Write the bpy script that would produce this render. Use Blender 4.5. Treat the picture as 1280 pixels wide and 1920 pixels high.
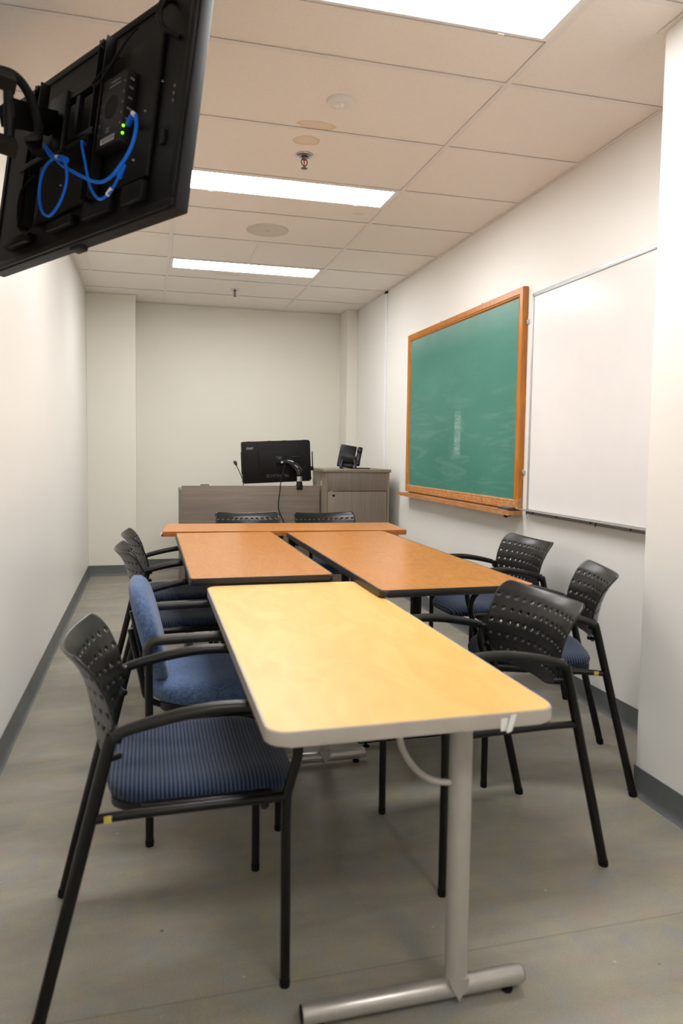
import bpy, bmesh, math, random
from mathutils import Vector, Matrix
random.seed(4)
S = bpy.context.scene
for o in list(bpy.data.objects): bpy.data.objects.remove(o)
PI = math.pi
T = 0.6096
H = 2.6827            # ceiling height
XL, XR, YB, YF = -1.9389, 0.7295, 4.8737, -4.3
XC, YC = 0.3451, -0.4768

# ------------------------------------------------------------------ camera
cam_d = bpy.data.cameras.new('camera'); cam = bpy.data.objects.new('camera', cam_d)
S.collection.objects.link(cam); S.camera = cam
yaw, pitch, roll = 0.2571, -0.0659, 0.0127
F = Vector((math.sin(yaw)*math.cos(pitch), math.cos(yaw)*math.cos(pitch), math.sin(pitch)))
R0 = Vector((math.cos(yaw), -math.sin(yaw), 0)); U0 = R0.cross(F)
Rr = R0*math.cos(roll)+U0*math.sin(roll); Ur = -R0*math.sin(roll)+U0*math.cos(roll)
M = Matrix((Rr, Ur, -F)).transposed().to_4x4(); M.translation = Vector((-1.3746, -2.6789, 1.2357))
cam.matrix_world = M
cam_d.sensor_fit = 'VERTICAL'; cam_d.sensor_height = 36; cam_d.sensor_width = 24
cam_d.lens = 1349.0/1920*36
cam_d.shift_x = (640-632.88)/1920; cam_d.shift_y = -(960-933.46)/1920
cam_d.clip_start = 0.05
cam_d.dof.use_dof = True; cam_d.dof.focus_distance = 4.8; cam_d.dof.aperture_fstop = 3.6

# ------------------------------------------------------------------ light settings
LIGHT_STRENGTH = 19.0
LIGHT_COLOR = (1.0, 0.99, 0.975)
w = bpy.data.worlds.new('world'); S.world = w; w.use_nodes = True
w.node_tree.nodes['Background'].inputs[0].default_value = (0.9, 0.95, 1, 1)
w.node_tree.nodes['Background'].inputs[1].default_value = 0.02
S.view_settings.view_transform = 'Standard'; S.view_settings.look = 'None'
S.view_settings.gamma = 1; S.view_settings.use_curve_mapping = False
S.view_settings.exposure = 0.90

# ------------------------------------------------------------------ materials
def new_mat(name):
    m = bpy.data.materials.new(name); m.use_nodes = True
    nt = m.node_tree; b = nt.nodes['Principled BSDF']
    return m, nt, b
def N(nt, t, **kw):
    n = nt.nodes.new(t)
    for k, v in kw.items():
        if k in n.inputs: n.inputs[k].default_value = v
        else: setattr(n, k, v)
    return n
def coords(nt, scale=(1,1,1), rot=(0,0,0), out='Object'):
    tc = N(nt, 'ShaderNodeTexCoord'); mp = N(nt, 'ShaderNodeMapping')
    mp.inputs['Scale'].default_value = scale; mp.inputs['Rotation'].default_value = rot
    nt.links.new(tc.outputs[out], mp.inputs[0]); return mp.outputs[0]
def ramp(nt, fac, stops):
    r = N(nt, 'ShaderNodeValToRGB'); e = r.color_ramp.elements
    while len(e) < len(stops): e.new(0.5)
    for i, (p, c) in enumerate(stops):
        e[i].position = p; e[i].color = tuple(c)+(1,) if len(c) == 3 else c
    nt.links.new(fac, r.inputs[0]); return r.outputs[0]
def mix(nt, fac, a, b, mode='MIX'):
    m = N(nt, 'ShaderNodeMix', data_type='RGBA', blend_type=mode)
    for s, v in ((m.inputs[0], fac), (m.inputs[6], a), (m.inputs[7], b)):
        if hasattr(v, 'node'): nt.links.new(v, s)
        elif isinstance(v, (int, float)): s.default_value = v
        else: s.default_value = tuple(v)+(1,)
    return m.outputs[2]
def noise(nt, vec, scale, detail=3, rough=0.5, dist=0):
    n = N(nt, 'ShaderNodeTexNoise', Scale=scale, Detail=detail, Roughness=rough, Distortion=dist)
    nt.links.new(vec, n.inputs['Vector']); return n.outputs['Fac']
def bump(nt, b, h, strength, dist=0.002):
    bp = N(nt, 'ShaderNodeBump', Strength=strength, Distance=dist)
    nt.links.new(h, bp.inputs['Height']); nt.links.new(bp.outputs[0], b.inputs['Normal'])
def mth(nt, op, a, b=None, clamp=False):
    m = N(nt, 'ShaderNodeMath', operation=op, use_clamp=clamp)
    for i, v in enumerate((a, b)):
        if v is None: continue
        if hasattr(v, 'node'): nt.links.new(v, m.inputs[i])
        else: m.inputs[i].default_value = v
    return m.outputs[0]
def plain(name, col, rough=0.5, metal=0.0, var=0.0, vs=30, bmp=0.0, spec=0.5, coat=0.0):
    m, nt, b = new_mat(name)
    b.inputs['Roughness'].default_value = rough; b.inputs['Metallic'].default_value = metal
    b.inputs['Specular IOR Level'].default_value = spec
    b.inputs['Coat Weight'].default_value = coat
    v = coords(nt); n = noise(nt, v, vs, 4)
    lo = [c*(1-var) for c in col]; hi = [min(1, c*(1+var)) for c in col]
    nt.links.new(ramp(nt, n, [(0.3, lo), (0.7, hi)]), b.inputs['Base Color'])
    if bmp: bump(nt, b, n, bmp, 0.001)
    return m

def wall_material(name, col):
    m, nt, b = new_mat(name); v = coords(nt)
    n1 = noise(nt, v, 1.3, 4, 0.55)
    c = ramp(nt, n1, [(0.3, [x*0.975 for x in col]), (0.7, [x*1.0 for x in col])])
    # small scuffs
    sc = noise(nt, coords(nt, (9, 9, 2.2)), 3.2, 3, 0.6, 1.0)
    f = ramp(nt, sc, [(0.70, (0,0,0)), (0.80, (1,1,1))])
    c = mix(nt, mth(nt, 'MULTIPLY', f, 0.10), c, (0.40, 0.36, 0.30))
    nt.links.new(c, b.inputs['Base Color'])
    b.inputs['Roughness'].default_value = 0.42; b.inputs['Specular IOR Level'].default_value = 0.35
    bump(nt, b, noise(nt, v, 120, 2), 0.12, 0.001)
    return m
M_wall = wall_material('painted_wall', (0.83, 0.815, 0.78))
M_wall_back = wall_material('painted_wall_cream', (0.80, 0.775, 0.69))

def tile_material():
    m, nt, b = new_mat('ceiling_tile'); v = coords(nt)
    n1 = noise(nt, v, 90, 3, 0.6)
    c = ramp(nt, n1, [(0.25, (0.86, 0.81, 0.755)), (0.7, (0.90, 0.85, 0.795))])
    # brown water stains, each an irregular ring at a fixed place on its tile
    stains = [(-0.645, 0.560, 0.085, 0.045, 'a'), (-0.655, 0.727, 0.065, 0.055, 'b'), (-0.741, 3.452, 0.10, 0.045, 'c'), (-0.13, 1.67, 0.035, 0.025, 'c')]
    sx = N(nt, 'ShaderNodeSeparateXYZ'); nt.links.new(v, sx.inputs[0])
    wob = noise(nt, v, 14, 3, 0.6)
    for (px, py, rx, ry, k) in stains:
        dx = mth(nt, 'DIVIDE', mth(nt, 'SUBTRACT', sx.outputs[0], px), rx)
        dy = mth(nt, 'DIVIDE', mth(nt, 'SUBTRACT', sx.outputs[1], py), ry)
        d = mth(nt, 'SQRT', mth(nt, 'ADD', mth(nt, 'MULTIPLY', dx, dx), mth(nt, 'MULTIPLY', dy, dy)))
        d = mth(nt, 'ADD', d, mth(nt, 'MULTIPLY', mth(nt, 'SUBTRACT', wob, 0.5), 1.1))
        f = ramp(nt, d, [(0.0, (0.45,)*3), (0.72, (0.55,)*3), (0.92, (1,1,1)), (1.0, (0,0,0))])
        c = mix(nt, mth(nt, 'MULTIPLY', f, 0.85 if k != 'c' else 0.5), c, (0.70, 0.51, 0.28))
    nt.links.new(c, b.inputs['Base Color']); b.inputs['Roughness'].default_value = 0.95
    b.inputs['Specular IOR Level'].default_value = 0.1
    bump(nt, b, n1, 0.25, 0.001)
    return m
M_tile = tile_material()
M_grid = plain('ceiling_grid_metal', (0.82, 0.78, 0.745), 0.5, var=0.02)
M_dark = plain('dark_void', (0.02, 0.018, 0.016), 0.9)

def floor_material():
    m, nt, b = new_mat('vinyl_floor'); v = coords(nt)
    v2 = coords(nt, (0.45, 1.6, 1))
    n1 = noise(nt, v2, 3.0, 5, 0.62, 0.5)
    n2 = noise(nt, v, 14, 4, 0.6); n3 = noise(nt, v, 220, 2, 0.6)
    c = ramp(nt, n1, [(0.3, (0.200, 0.180, 0.138)), (0.5, (0.272, 0.248, 0.192)), (0.7, (0.345, 0.315, 0.248))])
    bl = ramp(nt, noise(nt, v, 9, 4, 0.65), [(0.50, (0,0,0)), (0.66, (1,1,1))])
    c = mix(nt, mth(nt, 'MULTIPLY', bl, 0.50), c, (0.215, 0.245, 0.285))
    pk = ramp(nt, noise(nt, coords(nt, (1,1,1), (0,0,1)), 10, 4, 0.65), [(0.52, (0,0,0)), (0.68, (1,1,1))])
    c = mix(nt, mth(nt, 'MULTIPLY', pk, 0.50), c, (0.345, 0.235, 0.185))
    yl = ramp(nt, noise(nt, coords(nt, (1,1,1), (0,0,2)), 11, 4, 0.65), [(0.52, (0,0,0)), (0.68, (1,1,1))])
    c = mix(nt, mth(nt, 'MULTIPLY', yl, 0.45), c, (0.355, 0.305, 0.155))
    c = mix(nt, 0.16, c, ramp(nt, n3, [(0.3, (0.12,)*3), (0.7, (0.5,)*3)]))
    # scuffs, light flecks of debris and dark specks
    vo = N(nt, 'ShaderNodeTexVoronoi', Scale=7.0); nt.links.new(v, vo.inputs['Vector'])
    fl = ramp(nt, vo.outputs['Distance'], [(0.018, (1,1,1)), (0.03, (0,0,0))])
    c = mix(nt, mth(nt, 'MULTIPLY', fl, 0.55), c, (0.65, 0.62, 0.52))
    vo2 = N(nt, 'ShaderNodeTexVoronoi', Scale=4.3); nt.links.new(coords(nt, (1,1,1), (0,0,0.7)), vo2.inputs['Vector'])
    fl2 = ramp(nt, vo2.outputs['Distance'], [(0.018, (1,1,1)), (0.026, (0,0,0))])
    c = mix(nt, mth(nt, 'MULTIPLY', fl2, 0.8), c, (0.05, 0.045, 0.04))
    # the one sheet seam across the room
    sx = N(nt, 'ShaderNodeSeparateXYZ'); nt.links.new(v, sx.inputs[0])
    fr = mth(nt, 'ABSOLUTE', mth(nt, 'ADD', sx.outputs[1], 1.112))
    seam = ramp(nt, fr, [(0.0, (1,1,1)), (0.0032, (0,0,0))])
    c = mix(nt, mth(nt, 'MULTIPLY', seam, 0.38), c, (0.06, 0.055, 0.045))
    nt.links.new(c, b.inputs['Base Color'])
    r = ramp(nt, n2, [(0.3, (0.36,)*3), (0.7, (0.50,)*3)]); nt.links.new(r, b.inputs['Roughness'])
    b.inputs['Specular IOR Level'].default_value = 0.45
    bump(nt, b, n2, 0.06, 0.002)
    return m
M_floor = floor_material()
M_base = plain('rubber_baseboard', (0.105, 0.115, 0.115), 0.45, var=0.12, vs=12)

def wood_table(name, c0, c1, c2, scale, gloss, rotz=0, swirl=3.0):
    m, nt, b = new_mat(name)
    v = coords(nt, (scale*1.6, scale*0.55, scale), (0, 0, rotz))
    n = noise(nt, v, 2.2, 2, 0.45, 1.0)
    wv = mth(nt, 'FRACT', mth(nt, 'MULTIPLY', n, 11*swirl/3))
    wv = mth(nt, 'ABSOLUTE', mth(nt, 'SUBTRACT', mth(nt, 'MULTIPLY', wv, 2), 1))
    fine = noise(nt, coords(nt, (60, 9, 60), (0, 0, rotz)), 4, 3, 0.6)
    big = noise(nt, coords(nt, (1.2, .8, 1)), 2.0, 2, 0.5)
    c = ramp(nt, wv, [(0.0, c0), (0.45, c1), (1.0, c2)])
    c = mix(nt, 0.14, c, ramp(nt, fine, [(0.3, c0), (0.7, c2)]))
    c = mix(nt, mth(nt, 'MULTIPLY', big, 0.35), c, c1)
    nt.links.new(c, b.inputs['Base Color'])
    b.inputs['Roughness'].default_value = gloss; b.inputs['Specular IOR Level'].default_value = 0.5
    return m
M_brown = wood_table('cherry_laminate', (0.43, 0.152, 0.020), (0.49, 0.182, 0.026), (0.53, 0.205, 0.033), 1.9, 0.27)
M_brown_plain = wood_table('cherry_laminate_straight', (0.45, 0.165, 0.028), (0.50, 0.19, 0.034), (0.54, 0.215, 0.042), 2.0, 0.30, PI/2, 1.5)
M_yellow = wood_table('maple_laminate', (0.71, 0.400, 0.100), (0.755, 0.440, 0.120), (0.795, 0.480, 0.145), 2.6, 0.38, 0, 0.7)
M_band = plain('grey_vinyl_band', (0.40, 0.36, 0.31), 0.45, var=0.05, vs=18)
M_blackband = plain('black_vinyl_band', (0.012, 0.011, 0.010), 0.4, var=0.1)
M_cherryband = plain('cherry_edge_band', (0.44, 0.14, 0.03), 0.3, var=0.1)
M_silver = plain('silver_painted_steel', (0.46, 0.44, 0.41), 0.33, 0.6, var=0.06, vs=25)
M_silver2 = plain('silver_column_steel', (0.42, 0.39, 0.355), 0.45, 0.25, var=0.04, vs=25)
M_frame = plain('black_powder_coat', (0.0045, 0.0042, 0.004), 0.30, spec=0.3, var=0.2, vs=60)
M_arm = plain('black_arm_plastic', (0.0075, 0.0073, 0.007), 0.36, spec=0.38, var=0.15, vs=40)
M_shell = plain('black_shell_plastic', (0.0085, 0.008, 0.0072), 0.31, spec=0.40, var=0.12, vs=40)
M_pad = plain('soft_grey_black_arm_pad', (0.018, 0.0175, 0.017), 0.42, var=0.1)
M_under = plain('seat_pan_plastic', (0.008, 0.008, 0.009), 0.6)
M_rubber = plain('black_rubber', (0.005, 0.005, 0.005), 0.7, spec=0.2)
M_sticker = plain('yellow_sticker', (0.50, 0.38, 0.08), 0.5, var=0.3, vs=400)
M_glide = plain('grey_glide', (0.2, 0.2, 0.2), 0.5)

def rib_fabric():
    m, nt, b = new_mat('ribbed_blue_fabric'); v = coords(nt)
    sx = N(nt, 'ShaderNodeSeparateXYZ'); nt.links.new(v, sx.inputs[0])
    x = mth(nt, 'ADD', sx.outputs[0], mth(nt, 'MULTIPLY', noise(nt, v, 6, 1), 0.002))
    s = mth(nt, 'SINE', mth(nt, 'MULTIPLY', x, 2*PI/0.0094))
    f = mth(nt, 'ADD', mth(nt, 'MULTIPLY', s, 0.5), 0.5)
    weave = noise(nt, coords(nt, (1, 1, 1)), 420, 2, 0.7)
    c = ramp(nt, f, [(0.12, (0.006, 0.008, 0.014)), (0.55, (0.034, 0.056, 0.110)), (1.0, (0.048, 0.076, 0.148))])
    c = mix(nt, 0.5, c, ramp(nt, weave, [(0.3, (0.25,)*3), (0.7, (1,1,1))]), 'MULTIPLY')
    nt.links.new(c, b.inputs['Base Color']); b.inputs['Roughness'].default_value = 0.9
    b.inputs['Specular IOR Level'].default_value = 0.15
    b.inputs['Sheen Weight'].default_value = 0.15
    bump(nt, b, f, 0.8, 0.0015)
    return m
M_rib = rib_fabric()
def blue_fabric():
    m, nt, b = new_mat('blue_woven_upholstery'); v = coords(nt)
    n1 = noise(nt, coords(nt, (1, 2.2, 1)), 90, 3, 0.7); n2 = noise(nt, v, 20, 3, 0.6)
    c = ramp(nt, n1, [(0.35, (0.042, 0.076, 0.165)), (0.65, (0.13, 0.195, 0.345))])
    c = mix(nt, 0.3, c, ramp(nt, n2, [(0.3, (0.045, 0.08, 0.175)), (0.7, (0.11, 0.17, 0.31))]))
    nt.links.new(c, b.inputs['Base Color']); b.inputs['Roughness'].default_value = 0.95
    b.inputs['Specular IOR Level'].default_value = 0.1; b.inputs['Sheen Weight'].default_value = 0.2
    bump(nt, b, n1, 0.5, 0.002)
    return m
M_blue = blue_fabric()

def grain(name, c0, c1, c2, axis):
    m, nt, b = new_mat(name)
    sc = {'h': (0.8, 40, 34), 'v': (60, 40, 1.2)}[axis]
    n = noise(nt, coords(nt, sc), 1.3, 5, 0.65); n2 = noise(nt, coords(nt, tuple(s*4 for s in sc)), 1.5, 3, 0.6)
    c = ramp(nt, n, [(0.3, c0), (0.5, c1), (0.7, c2)])
    c = mix(nt, 0.35, c, ramp(nt, n2, [(0.35, c0), (0.65, c2)]))
    nt.links.new(c, b.inputs['Base Color']); b.inputs['Roughness'].default_value = 0.5
    return m
M_grain_h = grain('grey_oak_laminate_horizontal', (0.135, 0.103, 0.080), (0.175, 0.136, 0.107), (0.22, 0.175, 0.138), 'h')
M_grain_v = grain('grey_oak_laminate_vertical', (0.135, 0.107, 0.085), (0.18, 0.142, 0.112), (0.23, 0.183, 0.145), 'v')
M_edge = plain('taupe_edge_band', (0.225, 0.185, 0.13), 0.45, var=0.05)
M_brass = plain('aged_brass', (0.16, 0.13, 0.10), 0.35, 0.8)
M_chrome = plain('brushed_chrome', (0.62, 0.62, 0.62), 0.2, 1.0)
M_elec = plain('black_electronics_plastic', (0.0035, 0.0035, 0.0038), 0.35, spec=0.28, var=0.1)
M_tvback = plain('black_tv_back', (0.0035, 0.0031, 0.0027), 0.5, spec=0.22, var=0.25, vs=20)
M_tvbox = plain('dark_player_case', (0.010, 0.009, 0.0085), 0.5, spec=0.25, var=0.1)
M_tvbez = plain('tv_bezel_grey', (0.012, 0.0125, 0.015), 0.6, 0.0, spec=0.25)
M_screen = plain('tv_glass', (0.004, 0.004, 0.005), 0.08)
M_bracket = plain('black_steel_mount', (0.004, 0.0037, 0.0035), 0.45, spec=0.25, var=0.2)
M_bluecable = plain('blue_cable_jacket', (0.001, 0.13, 0.70), 0.5, spec=0.25)
M_white = plain('white_plastic', (0.78, 0.77, 0.75), 0.4, var=0.02)
M_label = plain('pale_label', (0.42, 0.42, 0.40), 0.6)
M_greylabel = plain('grey_print', (0.16, 0.155, 0.15), 0.6)
M_speaker = plain('speaker_grille', (0.66, 0.62, 0.54), 0.7, var=0.05, vs=500)
M_raceway = plain('white_raceway', (0.80, 0.82, 0.85), 0.4, var=0.01)
M_bulb = plain('red_bulb', (0.5, 0.03, 0.02), 0.2)
M_alu = plain('aluminium_trim', (0.52, 0.54, 0.56), 0.4, 0.5, var=0.03)
M_aludark = plain('aluminium_tray', (0.30, 0.29, 0.28), 0.45, 0.5, var=0.08)
M_felt = plain('dark_grey_felt', (0.05, 0.052, 0.06), 0.9, var=0.3, vs=80)
M_eraserback = plain('eraser_wood_back', (0.12, 0.11, 0.11), 0.5)
def emit(name, col, s):
    m, nt, b = new_mat(name)
    b.inputs['Base Color'].default_value = tuple(col)+(1,)
    b.inputs['Emission Color'].default_value = tuple(col)+(1,); b.inputs['Emission Strength'].default_value = s
    return m
M_light = emit('troffer_diffuser', LIGHT_COLOR, LIGHT_STRENGTH)
M_led = emit('green_led', (0.25, 1.0, 0.02), 1.2)
M_lightframe = plain('white_troffer_frame', (0.85, 0.84, 0.83), 0.4)

def oak_frame():
    m, nt, b = new_mat('varnished_oak')
    n = noise(nt, coords(nt, (14, 14, 1.6)), 3, 5, 0.65, 0.6); n2 = noise(nt, coords(nt), 7, 3)
    c = ramp(nt, n, [(0.3, (0.36, 0.115, 0.006)), (0.55, (0.48, 0.17, 0.012)), (0.75, (0.56, 0.22, 0.022))])
    c = mix(nt, ramp(nt, n2, [(0.5, (0,0,0)), (0.8, (0.35,)*3)]), c, (0.30, 0.10, 0.012))
    ch = noise(nt, coords(nt, (1, 1, 3)), 26, 4, 0.7)   # chalk dust worn into the bottom rail
    sx = N(nt, 'ShaderNodeSeparateXYZ'); nt.links.new(coords(nt), sx.inputs[0])
    low = mth(nt, 'LESS_THAN', sx.outputs[2], 0.968)
    f = mth(nt, 'MULTIPLY', low, ramp(nt, ch, [(0.45, (0.06,)*3), (0.7, (0.45,)*3)]))
    c = mix(nt, f, c, (0.72, 0.60, 0.48))
    nt.links.new(c, b.inputs['Base Color']); b.inputs['Roughness'].default_value = 0.33
    return m
M_oak = oak_frame()
def chalk():
    m, nt, b = new_mat('green_chalkboard'); v = coords(nt)
    c = ramp(nt, noise(nt, coords(nt, (1, 0.8, 1.2)), 2.0, 3, 0.5), [(0.3, (0.046, 0.190, 0.152)), (0.7, (0.060, 0.228, 0.182))])
    # broad sweeping eraser smears
    d = noise(nt, coords(nt, (1, 0.55, 3.2), (0.20, 0, 0)), 2.4, 5, 0.65, 2.0)
    f = ramp(nt, d, [(0.50, (0,0,0)), (0.62, (0.32,)*3), (0.68, (0.06,)*3), (0.76, (0.30,)*3)])
    sx = N(nt, 'ShaderNodeSeparateXYZ'); nt.links.new(v, sx.inputs[0])
    lowf = N(nt, 'ShaderNodeMapRange'); lowf.inputs[1].default_value = 1.85; lowf.inputs[2].default_value = 1.35
    lowf.inputs[3].default_value = 0.12; lowf.inputs[4].default_value = 1.0; nt.links.new(sx.outputs[2], lowf.inputs[0])
    c = mix(nt, mth(nt, 'MULTIPLY', mth(nt, 'MULTIPLY', f, lowf.outputs[0]), 0.42), c, (0.42, 0.56, 0.52))
    st = noise(nt, coords(nt, (1, 2.0, 16), (0.35, 0, 0)), 3.2, 4, 0.7, 1.5)
    f2 = ramp(nt, st, [(0.66, (0,0,0)), (0.74, (1,1,1)), (0.80, (0.2,)*3)])
    c = mix(nt, mth(nt, 'MULTIPLY', mth(nt, 'MULTIPLY', f2, lowf.outputs[0]), 0.30), c, (0.55, 0.68, 0.64))
    # hazy dust band along the top and near end
    top = N(nt, 'ShaderNodeMapRange'); top.inputs[1].default_value = 1.96; top.inputs[2].default_value = 2.12; nt.links.new(sx.outputs[2], top.inputs[0])
    c = mix(nt, mth(nt, 'MULTIPLY', mth(nt, 'MULTIPLY', top.outputs[0], noise(nt, v, 3, 3)), 0.5), c, (0.40, 0.55, 0.50))
    # the one rubbed rectangular patch of chalk
    def band(o, lo, hi, s):
        a = N(nt, 'ShaderNodeMapRange'); a.inputs[1].default_value = lo; a.inputs[2].default_value = lo+s; nt.links.new(o, a.inputs[0])
        c2 = N(nt, 'ShaderNodeMapRange'); c2.inputs[1].default_value = hi; c2.inputs[2].default_value = hi-s; nt.links.new(o, c2.inputs[0])
        return mth(nt, 'MULTIPLY', a.outputs[0], c2.outputs[0])
    pt = mth(nt, 'MULTIPLY', band(sx.outputs[1], 1.925, 2.045, 0.015), band(sx.outputs[2], 1.20, 1.525, 0.03))
    pn = ramp(nt, noise(nt, coords(nt, (1, 3, 16)), 5, 3, 0.6), [(0.35, (0.12,)*3), (0.65, (0.6,)*3)])
    c = mix(nt, mth(nt, 'MULTIPLY', pt, mth(nt, 'MULTIPLY', pn, 0.55)), c, (0.55, 0.70, 0.64))
    nt.links.new(c, b.inputs['Base Color']); b.inputs['Roughness'].default_value = 0.42
    b.inputs['Specular IOR Level'].default_value = 0.3
    return m
M_chalk = chalk()
def whiteb():
    m, nt, b = new_mat('glossy_whiteboard')
    n = noise(nt, coords(nt, (1, 1.5, 1)), 2, 3, 0.6)
    c = ramp(nt, n, [(0.35, (0.79, 0.78, 0.775)), (0.65, (0.815, 0.805, 0.80))])
    sm = ramp(nt, noise(nt, coords(nt, (1, 3, 6), (0.6, 0, 0)), 5, 4, 0.7, 1.2), [(0.68, (0,0,0)), (0.78, (1,1,1))])
    c = mix(nt, mth(nt, 'MULTIPLY', sm, 0.08), c, (0.55, 0.56, 0.58))
    nt.links.new(c, b.inputs['Base Color']); b.inputs['Roughness'].default_value = 0.22
    b.inputs['Specular IOR Level'].default_value = 0.5
    return m
M_whiteb = whiteb()

# ------------------------------------------------------------------ mesh helpers
def B(): return bmesh.new()
def add_box(bm, x0, x1, y0, y1, z0, z1, mi=0, bev=0.0, seg=2):
    vs = [bm.verts.new(p) for p in [(x0,y0,z0),(x1,y0,z0),(x1,y1,z0),(x0,y1,z0),(x0,y0,z1),(x1,y0,z1),(x1,y1,z1),(x0,y1,z1)]]
    fs = [bm.faces.new([vs[i] for i in f]) for f in [(3,2,1,0),(4,5,6,7),(0,1,5,4),(1,2,6,5),(2,3,7,6),(3,0,4,7)]]
    for f in fs: f.material_index = mi
    if bev > 0:
        es = list({e for f in fs for e in f.edges})
        r = bmesh.ops.bevel(bm, geom=es, offset=bev, segments=seg, profile=0.5, affect='EDGES')
        for f in r['faces']: f.material_index = mi
    return vs
def smooth_path(pts, n=6):
    P = [Vector(p) for p in pts]; out = []
    for i in range(len(P)-1):
        p0 = P[max(i-1, 0)]; p1 = P[i]; p2 = P[i+1]; p3 = P[min(i+2, len(P)-1)]
        for k in range(n):
            t = k/n; t2 = t*t; t3 = t2*t
            out.append(0.5*((2*p1)+(-p0+p2)*t+(2*p0-5*p1+4*p2-p3)*t2+(-p0+3*p1-3*p2+p3)*t3))
    out.append(P[-1]); return out
def add_tube(bm, pts, r, seg=14, mi=0, flat=1.0, cap=True, ref=Vector((0, 1, 0))):
    """tube along pts; r number or list; flat squashes across the second axis"""
    P = [Vector(p) for p in pts]; n = len(P); rings = []
    prev = None
    for i, p in enumerate(P):
        t = (P[min(i+1, n-1)]-P[max(i-1, 0)]).normalized()
        a = prev if prev is not None else (ref if abs(t.dot(ref)) < 0.9 else Vector((1, 0, 0)))
        a = (a - t*a.dot(t)).normalized(); prev = a; b2 = t.cross(a)
        rr = r[i] if isinstance(r, (list, tuple)) else r
        rings.append([bm.verts.new(p + a*math.cos(2*PI*k/seg)*rr + b2*math.sin(2*PI*k/seg)*rr*flat) for k in range(seg)])
    for i in range(n-1):
        for k in range(seg):
            f = bm.faces.new((rings[i][k], rings[i][(k+1) % seg], rings[i+1][(k+1) % seg], rings[i+1][k])); f.material_index = mi
    if cap:
        for rg, fl in ((rings[0], True), (rings[-1], False)):
            f = bm.faces.new(list(reversed(rg)) if fl else rg); f.material_index = mi
    return rings
def add_lathe(bm, prof, center, axis='z', seg=32, mi=0):
    """prof = [(radius, height)...]"""
    c = Vector(center); rings = []
    for (r, h) in prof:
        ring = []
        for k in range(seg):
            a = 2*PI*k/seg; x, y = r*math.cos(a), r*math.sin(a)
            p = {'z': (x, y, h), 'x': (h, x, y), 'y': (x, h, y)}[axis]
            ring.append(bm.verts.new(c+Vector(p)))
        rings.append(ring)
    for i in range(len(rings)-1):
        for k in range(seg):
            f = bm.faces.new((rings[i][k], rings[i][(k+1) % seg], rings[i+1][(k+1) % seg], rings[i+1][k])); f.material_index = mi
    for rg in (rings[0], rings[-1]):
        f = bm.faces.new(rg); f.material_index = mi
def add_prism(bm, poly, z0, z1, mi=0):
    """vertical prism over xy polygon"""
    a = [bm.verts.new((x, y, z0)) for x, y in poly]; b = [bm.verts.new((x, y, z1)) for x, y in poly]
    n = len(poly); fs = [bm.faces.new(list(reversed(a))), bm.faces.new(b)]
    for i in range(n): fs.append(bm.faces.new((a[i], a[(i+1) % n], b[(i+1) % n], b[i])))
    for f in fs: f.material_index = mi
    return fs
def rounded(x0, x1, y0, y1, r, n=8):
    out = []
    for cx, cy, a0 in ((x1-r, y1-r, 0), (x0+r, y1-r, PI/2), (x0+r, y0+r, PI), (x1-r, y0+r, 1.5*PI)):
        for k in range(n+1):
            a = a0+PI/2*k/n; out.append((cx+r*math.cos(a), cy+r*math.sin(a)))
    return out
def obj(name, bm, mats, parent=None, smooth=True, angle=40, label=None):
    bmesh.ops.recalc_face_normals(bm, faces=bm.faces)
    me = bpy.data.meshes.new(name); bm.to_mesh(me); bm.free()
    for m in (mats if isinstance(mats, (list, tuple)) else [mats]): me.materials.append(m)
    if smooth:
        me.polygons.foreach_set('use_smooth', [True]*len(me.polygons))
        me.set_sharp_from_angle(angle=math.radians(angle))
    o = bpy.data.objects.new(name, me); S.collection.objects.link(o)
    if parent is not None: o.parent = parent
    if label: o['label'] = label
    return o
def thing(name, label, cat, loc=(0, 0, 0), rotz=0, group=None):
    o = bpy.data.objects.new(name, None); S.collection.objects.link(o)
    o.location = loc; o.rotation_euler = (0, 0, rotz); o['label'] = label; o['category'] = cat
    o.empty_display_size = 0.1
    if group: o['group'] = group
    return o
def tag(o, label, cat, group=None):
    o['label'] = label; o['category'] = cat
    if group: o['group'] = group
    return o
def struct(name, bm, mats, smooth=False):
    o = obj(name, bm, mats, None, smooth); o['kind'] = 'structure'; return o
def boxobj(name, dims, mat, parent=None, bev=0.0, label=None):
    bm = B(); add_box(bm, *dims, bev=bev); return obj(name, bm, mat, parent, bev > 0, 50, label)
def dup(root, loc, rotz, label, group):
    r = root.copy(); S.collection.objects.link(r); r.location = loc; r.rotation_euler = (0, 0, rotz)
    r['label'] = label; r['group'] = group
    for ch in list(root.children):
        c = ch.copy(); S.collection.objects.link(c); c.parent = r
        for g in list(ch.children):
            d = g.copy(); S.collection.objects.link(d); d.parent = c
    return r

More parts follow.
